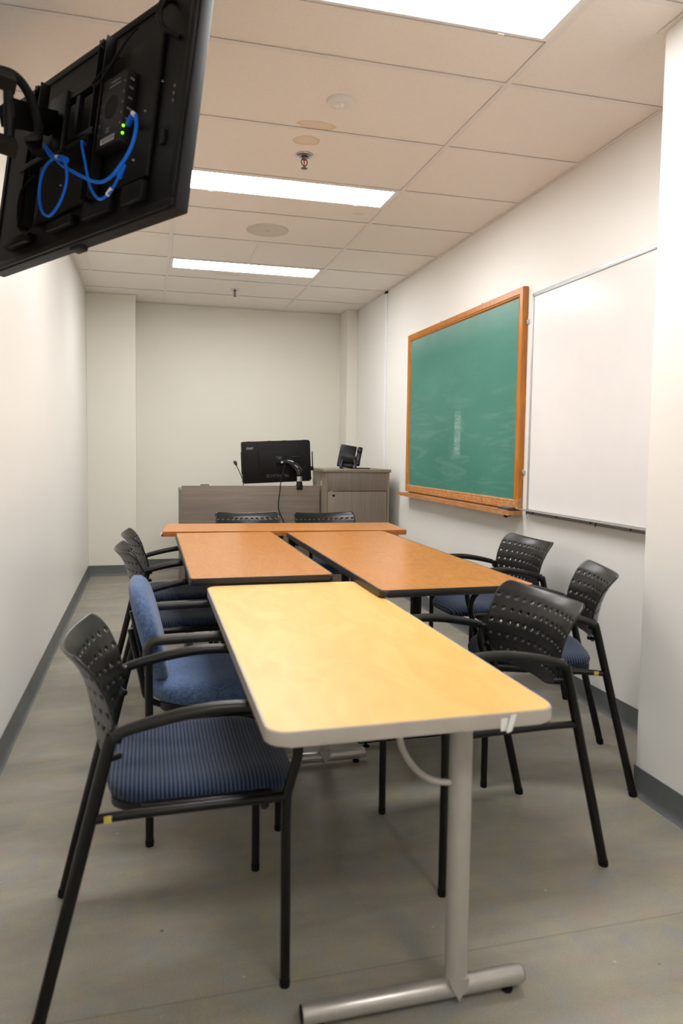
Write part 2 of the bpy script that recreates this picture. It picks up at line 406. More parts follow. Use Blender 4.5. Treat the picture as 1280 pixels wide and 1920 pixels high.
# ------------------------------------------------------------------ room shell
bm = B(); add_box(bm, XL-0.2, XR+0.2, YF-0.2, YB+0.2, -0.12, 0); struct('floor', bm, M_floor)
ZT = H+0.5
bm = B(); add_box(bm, XL-0.15, XL, YF-0.15, YB+0.15, 0, ZT); struct('wall_left', bm, M_wall)
bm = B(); add_box(bm, XR, XR+0.15, YC-0.02, YB+0.15, 0, ZT); struct('wall_right', bm, M_wall)
bm = B(); add_box(bm, XL, XR, YB, YB+0.15, 0, ZT); struct('wall_back', bm, M_wall_back)
bm = B(); add_box(bm, XC, XR+0.15, YF-0.15, YC, 0, ZT, bev=0.004); struct('wall_right_near', bm, M_wall)
bm = B(); add_box(bm, XL, XC, YF-0.15, YF, 0, ZT); struct('wall_front', bm, M_wall)
XBL, YL, XBR, YR = -1.4912, 4.5444, 0.6158, 4.5824
bm = B(); add_box(bm, XL, XBL, YL, YB, 0, ZT, bev=0.003); struct('wall_back_left', bm, M_wall_back)
bm = B(); add_box(bm, XBR, XR, YR, YB, 0, ZT, bev=0.003); struct('wall_back_right', bm, M_wall_back)

# ceiling: tiles resting on the grid, plenum slab above
bm = B()
zt = H+0.0027
def tile(x0, x1, y0, y1):
    g = 0.008
    add_box(bm, x0+g, x1-g, y0+g, y1-g, zt, zt+0.015)
LY = [(-3.3528, -3.048), (-0.6096, -0.3048), (1.2192, 1.524), (3.048, 3.3528)]  # first entry is an added, unseen panel that brightens the front table edge
k = -8
while k*T < YB:
    y0, y1 = k*T, min((k+1)*T, YB); y0 = max(y0, YF)
    if y1 > y0:
        if k == 5: tile(XL, -1.8288, y0, y1); tile(-1.8288, -1.2192, y0, y1)
        else: tile(XL, -1.2192, y0, y1)
        lit = [l for l in LY if l[0] >= y0-0.01 and l[1] <= y1+0.01]
        if lit:
            a, b_ = lit[0]
            if a-y0 > 0.05: tile(-1.2192, 0, y0, a)
            if y1-b_ > 0.05: tile(-1.2192, 0, b_, y1)
        elif k == 4: tile(-1.2192, -0.6096, y0, y1); tile(-0.6096, 0, y0, y1)
        else: tile(-1.2192, 0, y0, y1)
        if y1 > YC+0.01: tile(0, XR, y0, y1)
        else: tile(0, XC, y0, y1)
    k += 1
add_box(bm, XL-0.15, XR+0.15, YF-0.15, YB+0.15, H+0.30, H+0.36, mi=1)
struct('ceiling', bm, [M_tile, M_dark])
# T-bar grid
bm = B(); hw = 0.0120; z0, z1 = H-0.0010, H+0.0004
for x in (-1.2192, 0): add_box(bm, x-hw, x+hw, YF, YB, z0, z1); add_box(bm, x-0.001, x+0.001, YF, YB, z1, H+0.04)
for k in range(-7, 8):
    y = k*T
    for a, b_ in ((XL, -1.2192-hw), (-1.2192+hw, -hw), (hw, XR if y > YC else XC)):
        add_box(bm, a, b_, y-hw, y+hw, z0, z1); add_box(bm, a, b_, y-0.001, y+0.001, z1, H+0.03)
add_box(bm, -0.6096-hw, -0.6096+hw, 4*T+hw, 5*T-hw, z0, z1)
add_box(bm, -1.8288-hw, -1.8288+hw, 5*T+hw, 6*T-hw, z0, z1)
struct('trim_1', bm, M_grid)
# wall angle moulding
bm = B(); a = 0.020; z0, z1 = H-0.0012, H+0.0003
def ang(x0, x1, y0, y1): add_box(bm, x0, x1, y0, y1, z0, z1)
ang(XL, XL+a, YF, YL); ang(XR-a, XR, YC, YR); ang(XBL, XBR, YB-a, YB); ang(XL, XBL+a, YL-a, YL); ang(XBL, XBL+a, YL, YB-a)
ang(XBR-a, XBR, YR, YB-a); ang(XBR-a, XR-a, YR-a, YR); ang(XC-a, XC, YF, YC+a); ang(XC, XR-a, YC, YC+a); ang(XL+a, XC-a, YF, YF+a)
struct('trim_2', bm, M_grid)

# rubber cove baseboards, each wall its own
def baseboard(name, x0, y0, x1, y1, nx, ny, trim0=0.0, trim1=0.0):
    """runs (x0,y0)->(x1,y1) on a wall whose inward normal is (nx,ny)"""
    prof = [(0, 0.100), (0.0035, 0.099), (0.004, 0.022), (0.008, 0.009), (0.016, 0.003), (0.021, 0.0), (0, 0)]
    bm = B(); d = Vector((x1-x0, y1-y0, 0)); L = d.length; d.normalize(); steps = max(2, int(L/0.12)); rings = []
    for i in range(steps+1):
        s = L*i/steps; wob = 0.0015*math.sin(i*1.7)+0.001*math.sin(i*0.61)
        m0 = trim0 if i == 0 else 0; m1 = trim1 if i == steps else 0
        ring = []
        for (o, z) in prof:
            e = o+(wob if o > 0.006 else 0)
            sh = m0*o - m1*o
            ring.append(bm.verts.new((x0+d.x*(s+sh)+nx*e, y0+d.y*(s+sh)+ny*e, z)))
        rings.append(ring)
    for i in range(steps):
        for j in range(len(prof)):
            bm.faces.new((rings[i][j], rings[i][(j+1) % len(prof)], rings[i+1][(j+1) % len(prof)], rings[i+1][j]))
    bm.faces.new(rings[0]); bm.faces.new(list(reversed(rings[-1])))
    return struct(name, bm, M_base, True)
baseboard('baseboard_left', XL, YF, XL, YL, 1, 0, 1, 1)
baseboard('baseboard_back_left', XL, YL, XBL, YL, 0, -1, 1, -1)
baseboard('baseboard_back_left_side', XBL, YL, XBL, YB, 1, 0, -1, 1)
baseboard('baseboard_back', XBL, YB, XBR, YB, 0, -1, 1, 1)
baseboard('baseboard_back_right', XBR, YR, XR, YR, 0, -1, -1, 1)
baseboard('baseboard_right', XR, YR, XR, YC, -1, 0, 1, 1)
baseboard('baseboard_right_near', XC, YC, XC, YF, -1, 0, -1, 1)
baseboard('baseboard_right_step', XR, YC, XC, YC, 0, 1, 1, -1)
baseboard('baseboard_front', XL, YF, XC, YF, 0, 1, 1, 1)

# ------------------------------------------------------------------ ceiling fixtures
LLAB = ['long white ceiling light panel behind the camera position',
        'long white ceiling light panel nearest the camera, cut by the top edge of the photo',
        'long white ceiling light panel between the sprinkler and the round speaker',
        'long white ceiling light panel farthest back, beyond the round speaker']
for i, (ya, yb) in enumerate(LY):
    t = thing('ceiling_light', LLAB[i], 'ceiling light', (-0.6096, (ya+yb)/2, H), 0, 'recessed ceiling light panels')
    hx, hy = 0.6096-0.013, 0.1524-0.006
    bm = B(); fw = 0.016
    for (x0, x1, y0, y1) in ((-hx, hx, -hy, -hy+fw), (-hx, hx, hy-fw, hy), (-hx, -hx+fw*1.5, -hy+fw, hy-fw), (hx-fw*1.5, hx, -hy+fw, hy-fw)):
        add_box(bm, x0, x1, y0, y1, -0.002, 0.012)
    for sx_ in (-0.42, 0.42): add_box(bm, sx_-0.012, sx_+0.012, hy-0.004, hy+0.003, -0.004, -0.001)
    obj('frame', bm, M_lightframe, t, False)
    bm = B(); add_box(bm, -hx+fw, hx-fw, -hy+fw, hy-fw, 0.003, 0.006); obj('diffuser', bm, M_light, t, False)
    bm = B(); add_box(bm, -hx, hx, -hy, hy, 0.012, 0.08); obj('housing', bm, M_lightframe, t, False)

def sprinkler(loc, label, rot):
    t = thing('fire_sprinkler', label, 'sprinkler', loc, rot, 'fire sprinklers in the ceiling')
    bm = B(); add_lathe(bm, [(0.010, 0.0), (0.044, 0.0), (0.043, -0.004), (0.032, -0.008), (0.022, -0.007), (0.020, 0.0)], (0, 0, 0)); obj('escutcheon', bm, M_chrome, t)
    bm = B(); add_lathe(bm, [(0.011, 0.002), (0.012, -0.018), (0.009, -0.022)], (0, 0, 0), seg=16)
    for s in (-1, 1):
        add_tube(bm, smooth_path([(s*0.009, 0, -0.018), (s*0.016, 0, -0.028), (s*0.014, 0, -0.042), (s*0.003, 0, -0.052)]), 0.0028, 8)
    add_lathe(bm, [(0.004, -0.048), (0.006, -0.056), (0.004, -0.060)], (0, 0, 0), seg=12); obj('frame', bm, M_brass, t)
    bm = B(); add_lathe(bm, [(0.0022, -0.020), (0.003, -0.034), (0.002, -0.050)], (0, 0, 0), seg=10); obj('glass_bulb', bm, M_bulb, t)
    bm = B(); add_lathe(bm, [(0.004, -0.059), (0.016, -0.061), (0.016, -0.0625), (0.004, -0.0625)], (0, 0, 0), seg=20); obj('deflector', bm, M_brass, t)
sprinkler((-0.627, 0.895, H), 'chrome ceiling sprinkler beside the tea-coloured stain, the nearer of two', 0.3)
sprinkler((-0.611, 4.0, H), 'small chrome ceiling sprinkler near the back wall, the farther of two', 0.9)
t = thing('motion_sensor', 'round white motion sensor on the ceiling above the stained tiles', 'motion sensor', (-0.599, 0.312, H+0.0027))
bm = B(); add_lathe(bm, [(0.058, 0.0), (0.058, -0.008), (0.054, -0.013), (0.024, -0.019), (0.001, -0.019)], (0, 0, 0), seg=40); obj('body', bm, M_white, t)
bm = B(); add_lathe(bm, [(0.022, -0.0185), (0.020, -0.025), (0.012, -0.031), (0.001, -0.033)], (0, 0, 0), seg=32); obj('lens', bm, M_white, t)
t = thing('ceiling_speaker', 'round flush loudspeaker grille in the ceiling between two light panels', 'speaker', (-0.608, 2.155, H+0.0027))
bm = B(); add_lathe(bm, [(0.139, 0.0), (0.139, -0.004), (0.134, -0.006), (0.131, -0.004), (0.001, -0.0055)], (0, 0, 0), seg=64); obj('grille', bm, M_speaker, t)
bm = B(); add_box(bm, -0.016, 0.016, -0.003, 0.003, -0.0065, -0.005); obj('badge', bm, M_label, t)

# surface raceway on the right wall
t = thing('cable_raceway', 'slim white cable raceway running up the right wall behind the chalkboard', 'raceway', (XR, 3.645, 0))
boxobj('channel', (-0.014, 0, -0.022, 0.022, 0.10, H-0.02), M_raceway, t, 0.003)
boxobj('end_cap', (-0.018, 0, -0.026, 0.026, H-0.022, H-0.002), M_frame, t, 0.002)

# ------------------------------------------------------------------ chalkboard
cy0, cy1, cz0, cz1 = 1.092, 2.985, 0.905, 2.185
t = thing('chalkboard', 'green chalkboard with an orange oak frame on the right wall', 'chalkboard', (XR, 2.02, 0.9))
t.location = (0, 0, 0)
bm = B(); add_box(bm, XR-0.022, XR-0.002, cy0+0.03, cy1-0.03, cz0+0.03, cz1-0.03); obj('writing_surface', bm, M_chalk, t, False)
# mitred moulded frame
prof = [(0.0, 0.002), (0.0, 0.030), (0.004, 0.034), (0.036, 0.034), (0.040, 0.030), (0.043, 0.033), (0.049, 0.032), (0.052, 0.026), (0.056, 0.022), (0.056, 0.002)]
bm = B(); rings = []
for (sy, sz) in ((0, 0), (1, 0), (1, 1), (0, 1)):
    ring = []
    for (o, d) in prof:
        y = (cy0+o) if sy == 0 else (cy1-o); z = (cz0+o*1.0) if sz == 0 else (cz1-o)
        ring.append(bm.verts.new((XR-d, y, z)))
    rings.append(ring)
for i in range(4):
    for j in range(len(prof)-1):
        bm.faces.new((rings[i][j], rings[i][j+1], rings[(i+1) % 4][j+1], rings[(i+1) % 4][j]))
obj('frame', bm, M_oak, t, True, 30)
bm = B()
add_prism(bm, [(XR-0.002, 1.088), (XR-0.092, 1.080), (XR-0.100, 1.088), (XR-0.100, 2.975), (XR-0.092, 2.985), (XR-0.002, 2.985)], 0.872, 0.896)
add_box(bm, XR-0.100, XR-0.086, 1.10, 2.96, 0.896, 0.901, bev=0.002)
bmesh.ops.translate(bm, verts=bm.verts, vec=(0, 0, 0))
obj('chalk_tray', bm, M_oak, t, False)
for i, (y, z, top) in enumerate([(1.68, cz1, 1), (2.368, cz1, 1), (cy0, 1.982, 0), (cy0, 1.124, 0)]):
    bm = B()
    if top: add_box(bm, XR-0.006, XR-0.001, y-0.008, y+0.008, z-0.002, z+0.020, bev=0.002)
    else: add_box(bm, XR-0.010, XR-0.001, y-0.022, y+0.002, z-0.013, z+0.013, bev=0.002); add_lathe(bm, [(0.004, -0.012), (0.004, -0.008)], (XR, y-0.012, z), 'x', 12)
    obj('mounting_clip', bm, M_alu, t)
bm = B(); add_box(bm, XR-0.075, XR-0.05, 1.13, 1.17, 0.862, 0.872); add_box(bm, XR-0.077, XR-0.072, 1.13, 1.17, 0.855, 0.866); obj('tray_bracket', bm, M_frame, t)
tt = thing('chalkboard_eraser', 'dark felt chalkboard eraser lying on the near end of the oak tray', 'eraser', (0.672, 1.178, 0.8965), 0)
boxobj('felt_pad', (-0.024, 0.024, -0.065, 0.065, 0.0, 0.012), M_felt, tt, 0.003)
boxobj('back', (-0.023, 0.023, -0.064, 0.064, 0.012, 0.020), M_eraserback, tt, 0.003)

# ------------------------------------------------------------------ whiteboard
wy0, wy1, wz0, wz1 = -0.455, 1.006, 0.912, 2.113
t = thing('whiteboard', 'large white dry-erase board on the right wall beside the wall step', 'whiteboard')
bm = B(); add_box(bm, XR-0.012, XR-0.002, wy0, wy1, wz0, wz1); obj('writing_surface', bm, M_whiteb, t, False)
bm = B()
add_box(bm, XR-0.018, XR-0.001, wy0, wy1+0.006, wz1-0.006, wz1+0.016, bev=0.002)
add_box(bm, XR-0.018, XR-0.001, wy1-0.004, wy1+0.010, wz0, wz1+0.012, bev=0.002)
obj('frame', bm, M_alu, t, True)
bm = B(); add_box(bm, XR-0.022, XR-0.001, wy0, wy1+0.01, wz0-0.024, wz0+0.003, bev=0.002)
add_box(bm, XR-0.060, XR-0.020, wy0, wy1+0.045, wz0-0.004, wz0, bev=0.001)
obj('tray', bm, M_aludark, t, True)
for y in (0.93, 0.69, 0.384, 0.082):
    bm = B(); add_lathe(bm, [(0.0045, -0.026), (0.0045, -0.020)], (XR, y, wz0-0.014), 'x', 10); obj('screw', bm, M_frame, t)
for y in (0.985, 0.33):
    bm = B(); add_tube(bm, smooth_path([(XR-0.024, y, wz0-0.006), (XR-0.030, y+0.004, wz0-0.014), (XR-0.028, y+0.010, wz0-0.024), (XR-0.023, y+0.016, wz0-0.030)]), 0.002, 8); obj('hook', bm, M_frame, t)

# ------------------------------------------------------------------ stacking chair (faces local +x, origin on floor under the middle)
def shell_mesh():
    bm = B(); VB = [.528, .545, .5622, .5837, .6052, .6267, .6482, .6697, .6912, .7127, .7342, .7557, .775, .795]; NU, NV = 13, 13
    zb, ztp = 0.528, 0.795
    def hwid(z):
        pts = [(0.528, 0.10), (0.536, 0.142), (0.548, 0.176), (0.562, 0.197), (0.58, 0.207), (0.60, 0.212), (0.635, 0.219), (0.70, 0.224), (0.76, 0.230), (0.78, 0.228), (0.789, 0.222), (0.795, 0.208)]
        for i in range(len(pts)-1):
            if z <= pts[i+1][0]: 
                f = (z-pts[i][0])/(pts[i+1][0]-pts[i][0]); return pts[i][1]*(1-f)+pts[i+1][1]*f
        return pts[-1][1]
    def lerp(pts, z):
        if z <= pts[0][0]: return pts[0][1]
        for i in range(len(pts)-1):
            if z <= pts[i+1][0]:
                f = (z-pts[i][0])/(pts[i+1][0]-pts[i][0]); return pts[i][1]*(1-f)+pts[i+1][1]*f
        return pts[-1][1]
    cx = [(0.49, -0.128), (0.52, -0.142), (0.56, -0.155), (0.60, -0.163), (0.65, -0.172), (0.70, -0.184), (0.74, -0.198), (0.765, -0.212), (0.785, -0.228), (0.795, -0.238)]
    cv = [(0.49, 0.012), (0.53, 0.026), (0.57, 0.045), (0.62, 0.066), (0.68, 0.066), (0.74, 0.058), (0.79, 0.052)]
    def P(u, v):
        z = zb+(ztp-zb)*v
        y = u*hwid(z); q = (abs(y)/0.225)**2.0
        curv = lerp(cv, z)*(0.225/hwid(z))
        x = lerp(cx, z)+curv*q
        zz = z - 0.014*max(0, (v-0.6)/0.4)*(1-u*u)
        return (x, y, zz)
    hole_rows = {10: (0, 13), 8: (0, 13), 6: (0, 13), 4: (0, 13), 2: (1, 12)}
    for i in range(NU):
        for j in range(NV):
            u0, u1 = -1+2*i/NU, -1+2*(i+1)/NU; v0, v1 = (VB[j]-zb)/(ztp-zb), (VB[j+1]-zb)/(ztp-zb)
            uc, vc = (u0+u1)/2, (v0+v1)/2
            sq = [(u0, v0), (uc, v0), (u1, v0), (u1, vc), (u1, v1), (uc, v1), (u0, v1), (u0, vc)]
            hole = j in hole_rows and hole_rows[j][0] <= i < hole_rows[j][1] 
            V = [bm.verts.new(P(*p)) for p in sq]
            if not hole:
                c = bm.verts.new(P(uc, vc))
                for k in range(0, 8, 2):
                    bm.faces.new((V[k], V[k+1], c, V[(k+7) % 8]))
            else:
                r = 0.0042; hz = hwid(zb+(ztp-zb)*vc)
                ring = []
                for (du, dv) in [(-.7, -.7), (0, -1), (.7, -.7), (1, 0), (.7, .7), (0, 1), (-.7, .7), (-1, 0)]:
                    ring.append(bm.verts.new(P(uc+du*r/hz, vc+dv*r/(ztp-zb))))
                for k in range(8):
                    bm.faces.new((V[k], V[(k+1) % 8], ring[(k+1) % 8], ring[k]))
    bmesh.ops.remove_doubles(bm, verts=bm.verts, dist=0.0004)
    return bm
def seat_mesh(hx0, hx1, hy, z0, z1, nx=26, ny=22, dish=0.012, e=4.0, fall=0.03, taper=0.0):
    """upholstered cushion: superellipse outline, domed rim, front waterfall"""
    bm = B(); cx, hx = (hx0+hx1)/2, (hx1-hx0)/2
    K = 44; rad = [0, .25, .5, .7, .84, .93, .975, 1.0]
    def outline(a):
        c, s = math.cos(a), math.sin(a)
        x = math.copysign(abs(c)**(2/e), c)*hx; y = math.copysign(abs(s)**(2/e), s)*hy
        return x, y*(1-taper*(0.5-0.5*x/hx))
    def top(x, y, r):
        z = z1 - dish*(1-min(1, (x/hx)**2+(y/hy)**2))
        z -= fall*max(0, (x/hx-0.45)/0.55)**2
        z += 0.006*max(0, (-x/hx-0.5))
        edge = max(0, (r-0.7)/0.3); z -= (1-math.sqrt(max(0, 1-edge**2)))*(z1-z0)*0.55
        return z
    rings = []
    cz = bm.verts.new((cx, 0, top(0, 0, 0)))
    for r in rad[1:]:
        ring = []
        for k in range(K):
            x, y = outline(2*PI*k/K); x *= r; y *= r
            ring.append(bm.verts.new((cx+x, y, top(x, y, r))))
        rings.append(ring)
    for s, dz in ((0.985, 0.75), (0.93, 1.0)):
        ring = []
        for k in range(K):
            x, y = outline(2*PI*k/K); zt_ = top(x, y, 1.0)
            zb_ = z0 - fall*0.8*max(0, (x/hx-0.45)/0.55)**2
            ring.append(bm.verts.new((cx+x*s, y*s, zt_+(zb_-zt_)*dz)))
        rings.append(ring)
    for k in range(K): bm.faces.new((cz, rings[0][k], rings[0][(k+1) % K]))
    for i in range(len(rings)-1):
        for k in range(K): bm.faces.new((rings[i][k], rings[i+1][k], rings[i+1][(k+1) % K], rings[i][(k+1) % K]))
    bm.faces.new(rings[-1])
    return bm

def make_chair(label, loc, rot, group):
    t = thing('stacking_chair', label, 'chair', loc, rot, group)
    sh = obj('backrest', shell_mesh(), M_shell, t, True, 50)
    md = sh.modifiers.new('thick', 'SOLIDIFY'); md.thickness = 0.008; md.offset = 0
    bv = sh.modifiers.new('sub', 'SUBSURF'); bv.levels = 1; bv.render_levels = 1
    st = obj('seat', seat_mesh(-0.135, 0.312, 0.214, 0.447, 0.493), M_rib, t, True, 80)
    bm = B()
    add_prism(bm, rounded(-0.12, 0.285, -0.20, 0.20, 0.06), 0.438, 0.454)
    obj('seat_pan', bm, M_under, st)
    HW = 0.237
    for s in (-1, 1):
        y = s*HW
        # rear leg
        bm = B(); add_tube(bm, smooth_path([(-0.266, y, 0.012), (-0.212, y, 0.23), (-0.158, y, 0.447), (-0.120, y, 0.600), (-0.113, y, 0.622)], 5), 0.0143, 16)
        lg = obj('rear_leg', bm, M_frame, t)
        bm = B(); add_tube(bm, [(-0.2695, y, 0.0), (-0.267, y, 0.010), (-0.264, y, 0.02)], [0.0138, 0.0147, 0.0146], 16); obj('foot_cap', bm, M_rubber, lg)
        bm = B(); add_tube(bm, smooth_path([(0.264, y, 0.010), (0.264, y, 0.22), (0.264, y, 0.43), (0.272, y, 0.48), (0.288, y, 0.535), (0.291, y, 0.572)], 5), 0.0118, 16)
        lg = obj('front_leg', bm, M_frame, t)
        bm = B(); add_tube(bm, [(0.264, y, 0.0), (0.264, y, 0.010), (0.264, y, 0.022)], [0.0115, 0.0122, 0.0121], 16); obj('foot_cap', bm, M_rubber, lg)
        # armrest: one flattened bow from the rear leg over to the front leg
        path = smooth_path([(-0.122, y, 0.606), (-0.100, y, 0.628), (-0.06, y, 0.641), (0.02, y, 0.658), (0.10, y, 0.668), (0.18, y, 0.667), (0.235, y, 0.655), (0.272, y, 0.625), (0.288, y, 0.59), (0.291, y, 0.565)], 5)
        rr = [0.013+0.0035*math.sin(PI*min(1, i/(len(path)*0.85))) for i in range(len(path))]
        bm = B(); add_tube(bm, path, rr, 18, flat=0.85); obj('armrest', bm, M_arm, t)
        # clamp joining backrest edge to the frame
        bm = B(); add_box(bm, -0.118, -0.092, min(y, y-s*0.026), max(y, y-s*0.026), 0.604, 0.640, bev=0.006, seg=3); obj('clamp', bm, M_frame, t)
    bm = B()
    for s in (-1, 1):
        y = s*HW
        add_tube(bm, smooth_path([(-0.156, y, 0.446), (-0.09, y, 0.449), (0.05, y, 0.450), (0.262, y, 0.452)], 4), 0.0105, 12)
        add_box(bm, -0.055, 0.235, min(y-s*0.006, y-s*0.03), max(y-s*0.006, y-s*0.03), 0.434, 0.462, bev=0.004)
    add_tube(bm, [(0.215, -HW, 0.436), (0.215, HW, 0.436)], 0.010, 12)
    for s in (-1, 1): add_tube(bm, smooth_path([(-0.126, s*HW, 0.576), (-0.112, s*0.222, 0.572), (-0.100, s*0.205, 0.568)], 3), 0.0085, 12)
    fr = obj('seat_frame', bm, M_frame, t)
    for s in (-1, 1):
        bm = B(); yy = s*(HW+0.0095); add_box(bm, -0.130, -0.114, min(yy, yy+s*0.002), max(yy, yy+s*0.002), 0.440, 0.456, bev=0.0006); obj('sticker', bm, M_sticker, fr, label='small yellow inspection sticker')
    return t
GL = 'black stacking chairs around the tables'
d2 = math.radians
chair0 = make_chair('black perforated-back chair with ribbed blue seat, nearest on the left of the yellow table', (-1.34, -0.882, 0), 0, GL)
dup(chair0, (-1.290, 0.700, 0), d2(5), 'black perforated-back chair just behind the blue upholstered armchair, at the left brown table', GL)
dup(chair0, (-1.280, 1.255, 0), d2(3), 'farthest black perforated-back chair along the left wall side of the brown table', GL)
ce = dup(chair0, (-0.335, -0.640, 0), d2(182.5), 'large black perforated-back chair on the right of the yellow table, facing left', GL)
for c_ in list(ce.children):
    for g_ in list(c_.children):
        if g_.name.startswith('sticker'): bpy.data.objects.remove(g_)
dup(chair0, (0.150, -0.190, 0), d2(159), 'black perforated-back chair turned askew beside the wall step, behind the large right-hand chair', GL)
dup(chair0, (0.375, 0.690, 0), d2(181.5), 'black perforated-back chair under the whiteboard, on the right of the brown table', GL)
dup(chair0, (-0.702, 2.235, 0), d2(-90.8), 'black chair behind the far cross table, left one, in front of the desk panel', GL)
dup(chair0, (-0.145, 2.158, 0), d2(-85.5), 'black chair behind the far cross table, right one, in front of the cabinet', GL)

# ------------------------------------------------------------------ blue upholstered armchair
t = thing('upholstered_armchair', 'blue fabric armchair with padded back, left of the yellow table', 'armchair', (-1.172, -0.195, 0), 0)
HW = 0.245
for s in (-1, 1):
    y = s*HW
    bm = B(); add_tube(bm, [(-0.205, y, 0.01), (-0.205, y, 0.61)], 0.0125, 16); lg = obj('rear_leg', bm, M_frame, t)
    bm = B(); add_tube(bm, [(-0.205, y, 0), (-0.205, y, 0.012), (-0.205, y, 0.02)], [0.0125, 0.0135, 0.013], 16); obj('foot_cap', bm, M_rubber, lg)
    bm = B(); add_tube(bm, [(0.2, y, 0.01), (0.2, y, 0.61)], 0.0125, 16); lg = obj('front_leg', bm, M_frame, t)
    bm = B(); add_tube(bm, [(0.2, y, 0), (0.2, y, 0.012), (0.2, y, 0.02)], [0.0125, 0.0135, 0.013], 16); obj('foot_cap', bm, M_rubber, lg)
    path = smooth_path([(-0.207, y, 0.590), (-0.206, y, 0.625), (-0.188, y, 0.645), (-0.14, y, 0.648), (0.0, y, 0.651), (0.13, y, 0.648), (0.18, y, 0.640), (0.199, y, 0.618), (0.2, y, 0.59)], 5)
    bm = B(); add_tube(bm, path, 0.0175, 18, flat=0.92); obj('armrest', bm, M_pad, t)
st = obj('seat', seat_mesh(-0.205, 0.235, 0.222, 0.420, 0.492, dish=0.004, e=2.9, fall=0.02), M_blue, t, True, 80)
bm = B(); add_prism(bm, rounded(-0.17, 0.2, -0.19, 0.19, 0.05), 0.400, 0.424); obj('seat_pan', bm, M_under, st)
bm = B()
for x in (-0.15, 0.15): add_tube(bm, [(x, -HW, 0.392), (x, HW, 0.392)], 0.011, 12)
for s in (-1, 1): add_tube(bm, [(-0.205, s*HW, 0.392), (0.2, s*HW, 0.392)], 0.011, 12)
obj('seat_frame', bm, M_frame, t)
# padded back: superellipse cushion, leaning
def back_pad():
    bm = B(); K = 48; prof = [(0.0, 1.0), (0.4, 0.98), (0.7, 0.93), (0.86, 0.80), (0.95, 0.6), (1.0, 0.3), (1.0, -0.3), (0.95, -0.6), (0.86, -0.8), (0.7, -0.93), (0.4, -0.98), (0.0, -1.0)]
    def pt(r, h, a):
        c, s = math.cos(a), math.sin(a); e = 2.7
        yy = math.copysign(abs(c)**(2/e), c)*0.222*r; zz = math.copysign(abs(s)**(2/e), s)*0.165*r
        yy *= 1+0.12*zz/0.172
        z = 0.633+zz; lean = -0.205-(z-0.633)*0.25
        return (lean + h*0.036 + 0.22*yy*yy, yy, z)
    rings = []
    for (r, h) in prof:
        if r == 0: rings.append([bm.verts.new(pt(0, h, 0))]); continue
        rings.append([bm.verts.new(pt(r, h, 2*PI*k/K)) for k in range(K)])
    for i in range(len(rings)-1):
        a_, b_ = rings[i], rings[i+1]
        for k in range(K):
            if len(a_) == 1: bm.faces.new((a_[0], b_[k], b_[(k+1) % K]))
            elif len(b_) == 1: bm.faces.new((a_[k], b_[0], a_[(k+1) % K]))
            else: bm.faces.new((a_[k], b_[k], b_[(k+1) % K], a_[(k+1) % K]))
    return bm
obj('backrest', back_pad(), M_blue, t, True, 80)
for s in (-1, 1):
    bm = B(); add_tube(bm, smooth_path([(-0.15, s*0.13, 0.40), (-0.21, s*0.13, 0.43), (-0.228, s*0.13, 0.50), (-0.262, s*0.13, 0.66)], 5), 0.010, 12)
    obj('back_support', bm, M_frame, t)

# ------------------------------------------------------------------ tables
def tabletop(t, x0, x1, y0, y1, zt_, th, r, top_mat, band_mat, band_w=0.004, name='tabletop', soft=0.004):
    bm = B(); fs = add_prism(bm, rounded(x0, x1, y0, y1, r), zt_-th, zt_-0.0005)
    es = [e for e in bm.edges if abs(e.verts[0].co.z-e.verts[1].co.z) < 1e-6]
    bmesh.ops.bevel(bm, geom=es, offset=soft, segments=4, profile=0.5, affect='EDGES')
    b_ = obj('edge_band', bm, band_mat, t, True, 35)
    bm = B(); add_prism(bm, rounded(x0+band_w, x1-band_w, y0+band_w, y1-band_w, max(0.002, r-band_w)), zt_-0.003, zt_)
    return obj(name, bm, top_mat, t, False)
def t_leg(t, x, y, fx0, fx1, ztop, colr, mat, cmat, footr=0.021, fluted=False):
    lg = thing_child = None
    bm = B()
    if fluted:
        poly = []
        for k in range(48):
            a = 2*PI*k/48; rr = colr*(1.0 if k % 4 < 2 else 0.90); poly.append((x+rr*math.cos(a), y+rr*math.sin(a)))
        add_prism(bm, poly, 0.045, ztop)
    else: add_tube(bm, [(x, y, 0.035), (x, y, ztop)], colr, 28)
    col = obj('leg', bm, cmat, t, True, 25 if fluted else 40)
    bm = B(); add_tube(bm, [(fx0, y, 0.034), (fx0+0.004, y, 0.034), (fx1-0.004, y, 0.034), (fx1, y, 0.034)], [footr*0.9, footr, footr, footr*0.9], 24)
    ft = obj('foot', bm, mat, col, True, 50)
    for fx in (fx0+0.035, fx1-0.035):
        bm = B(); add_lathe(bm, [(0.013, 0.0), (0.014, 0.005), (0.006, 0.007), (0.006, 0.018)], (fx, y, 0), seg=18); obj('glide', bm, M_rubber, col)
    for fx, s in ((fx0, -1), (fx1, 1)):
        bm = B(); add_lathe(bm, [(footr*0.88, -0.001), (footr*0.82, 0.002)], (fx, y, 0.034), 'x', 20)
        if s < 0: bmesh.ops.translate(bm, verts=bm.verts, vec=(-0.001, 0, 0))
        obj('end_cap', bm, M_rubber, col)
    bm = B(); add_box(bm, x-0.15, x+0.12, y-0.03, y+0.03, ztop, ztop+0.004); obj('mounting_plate', bm, M_frame, col)
    return col

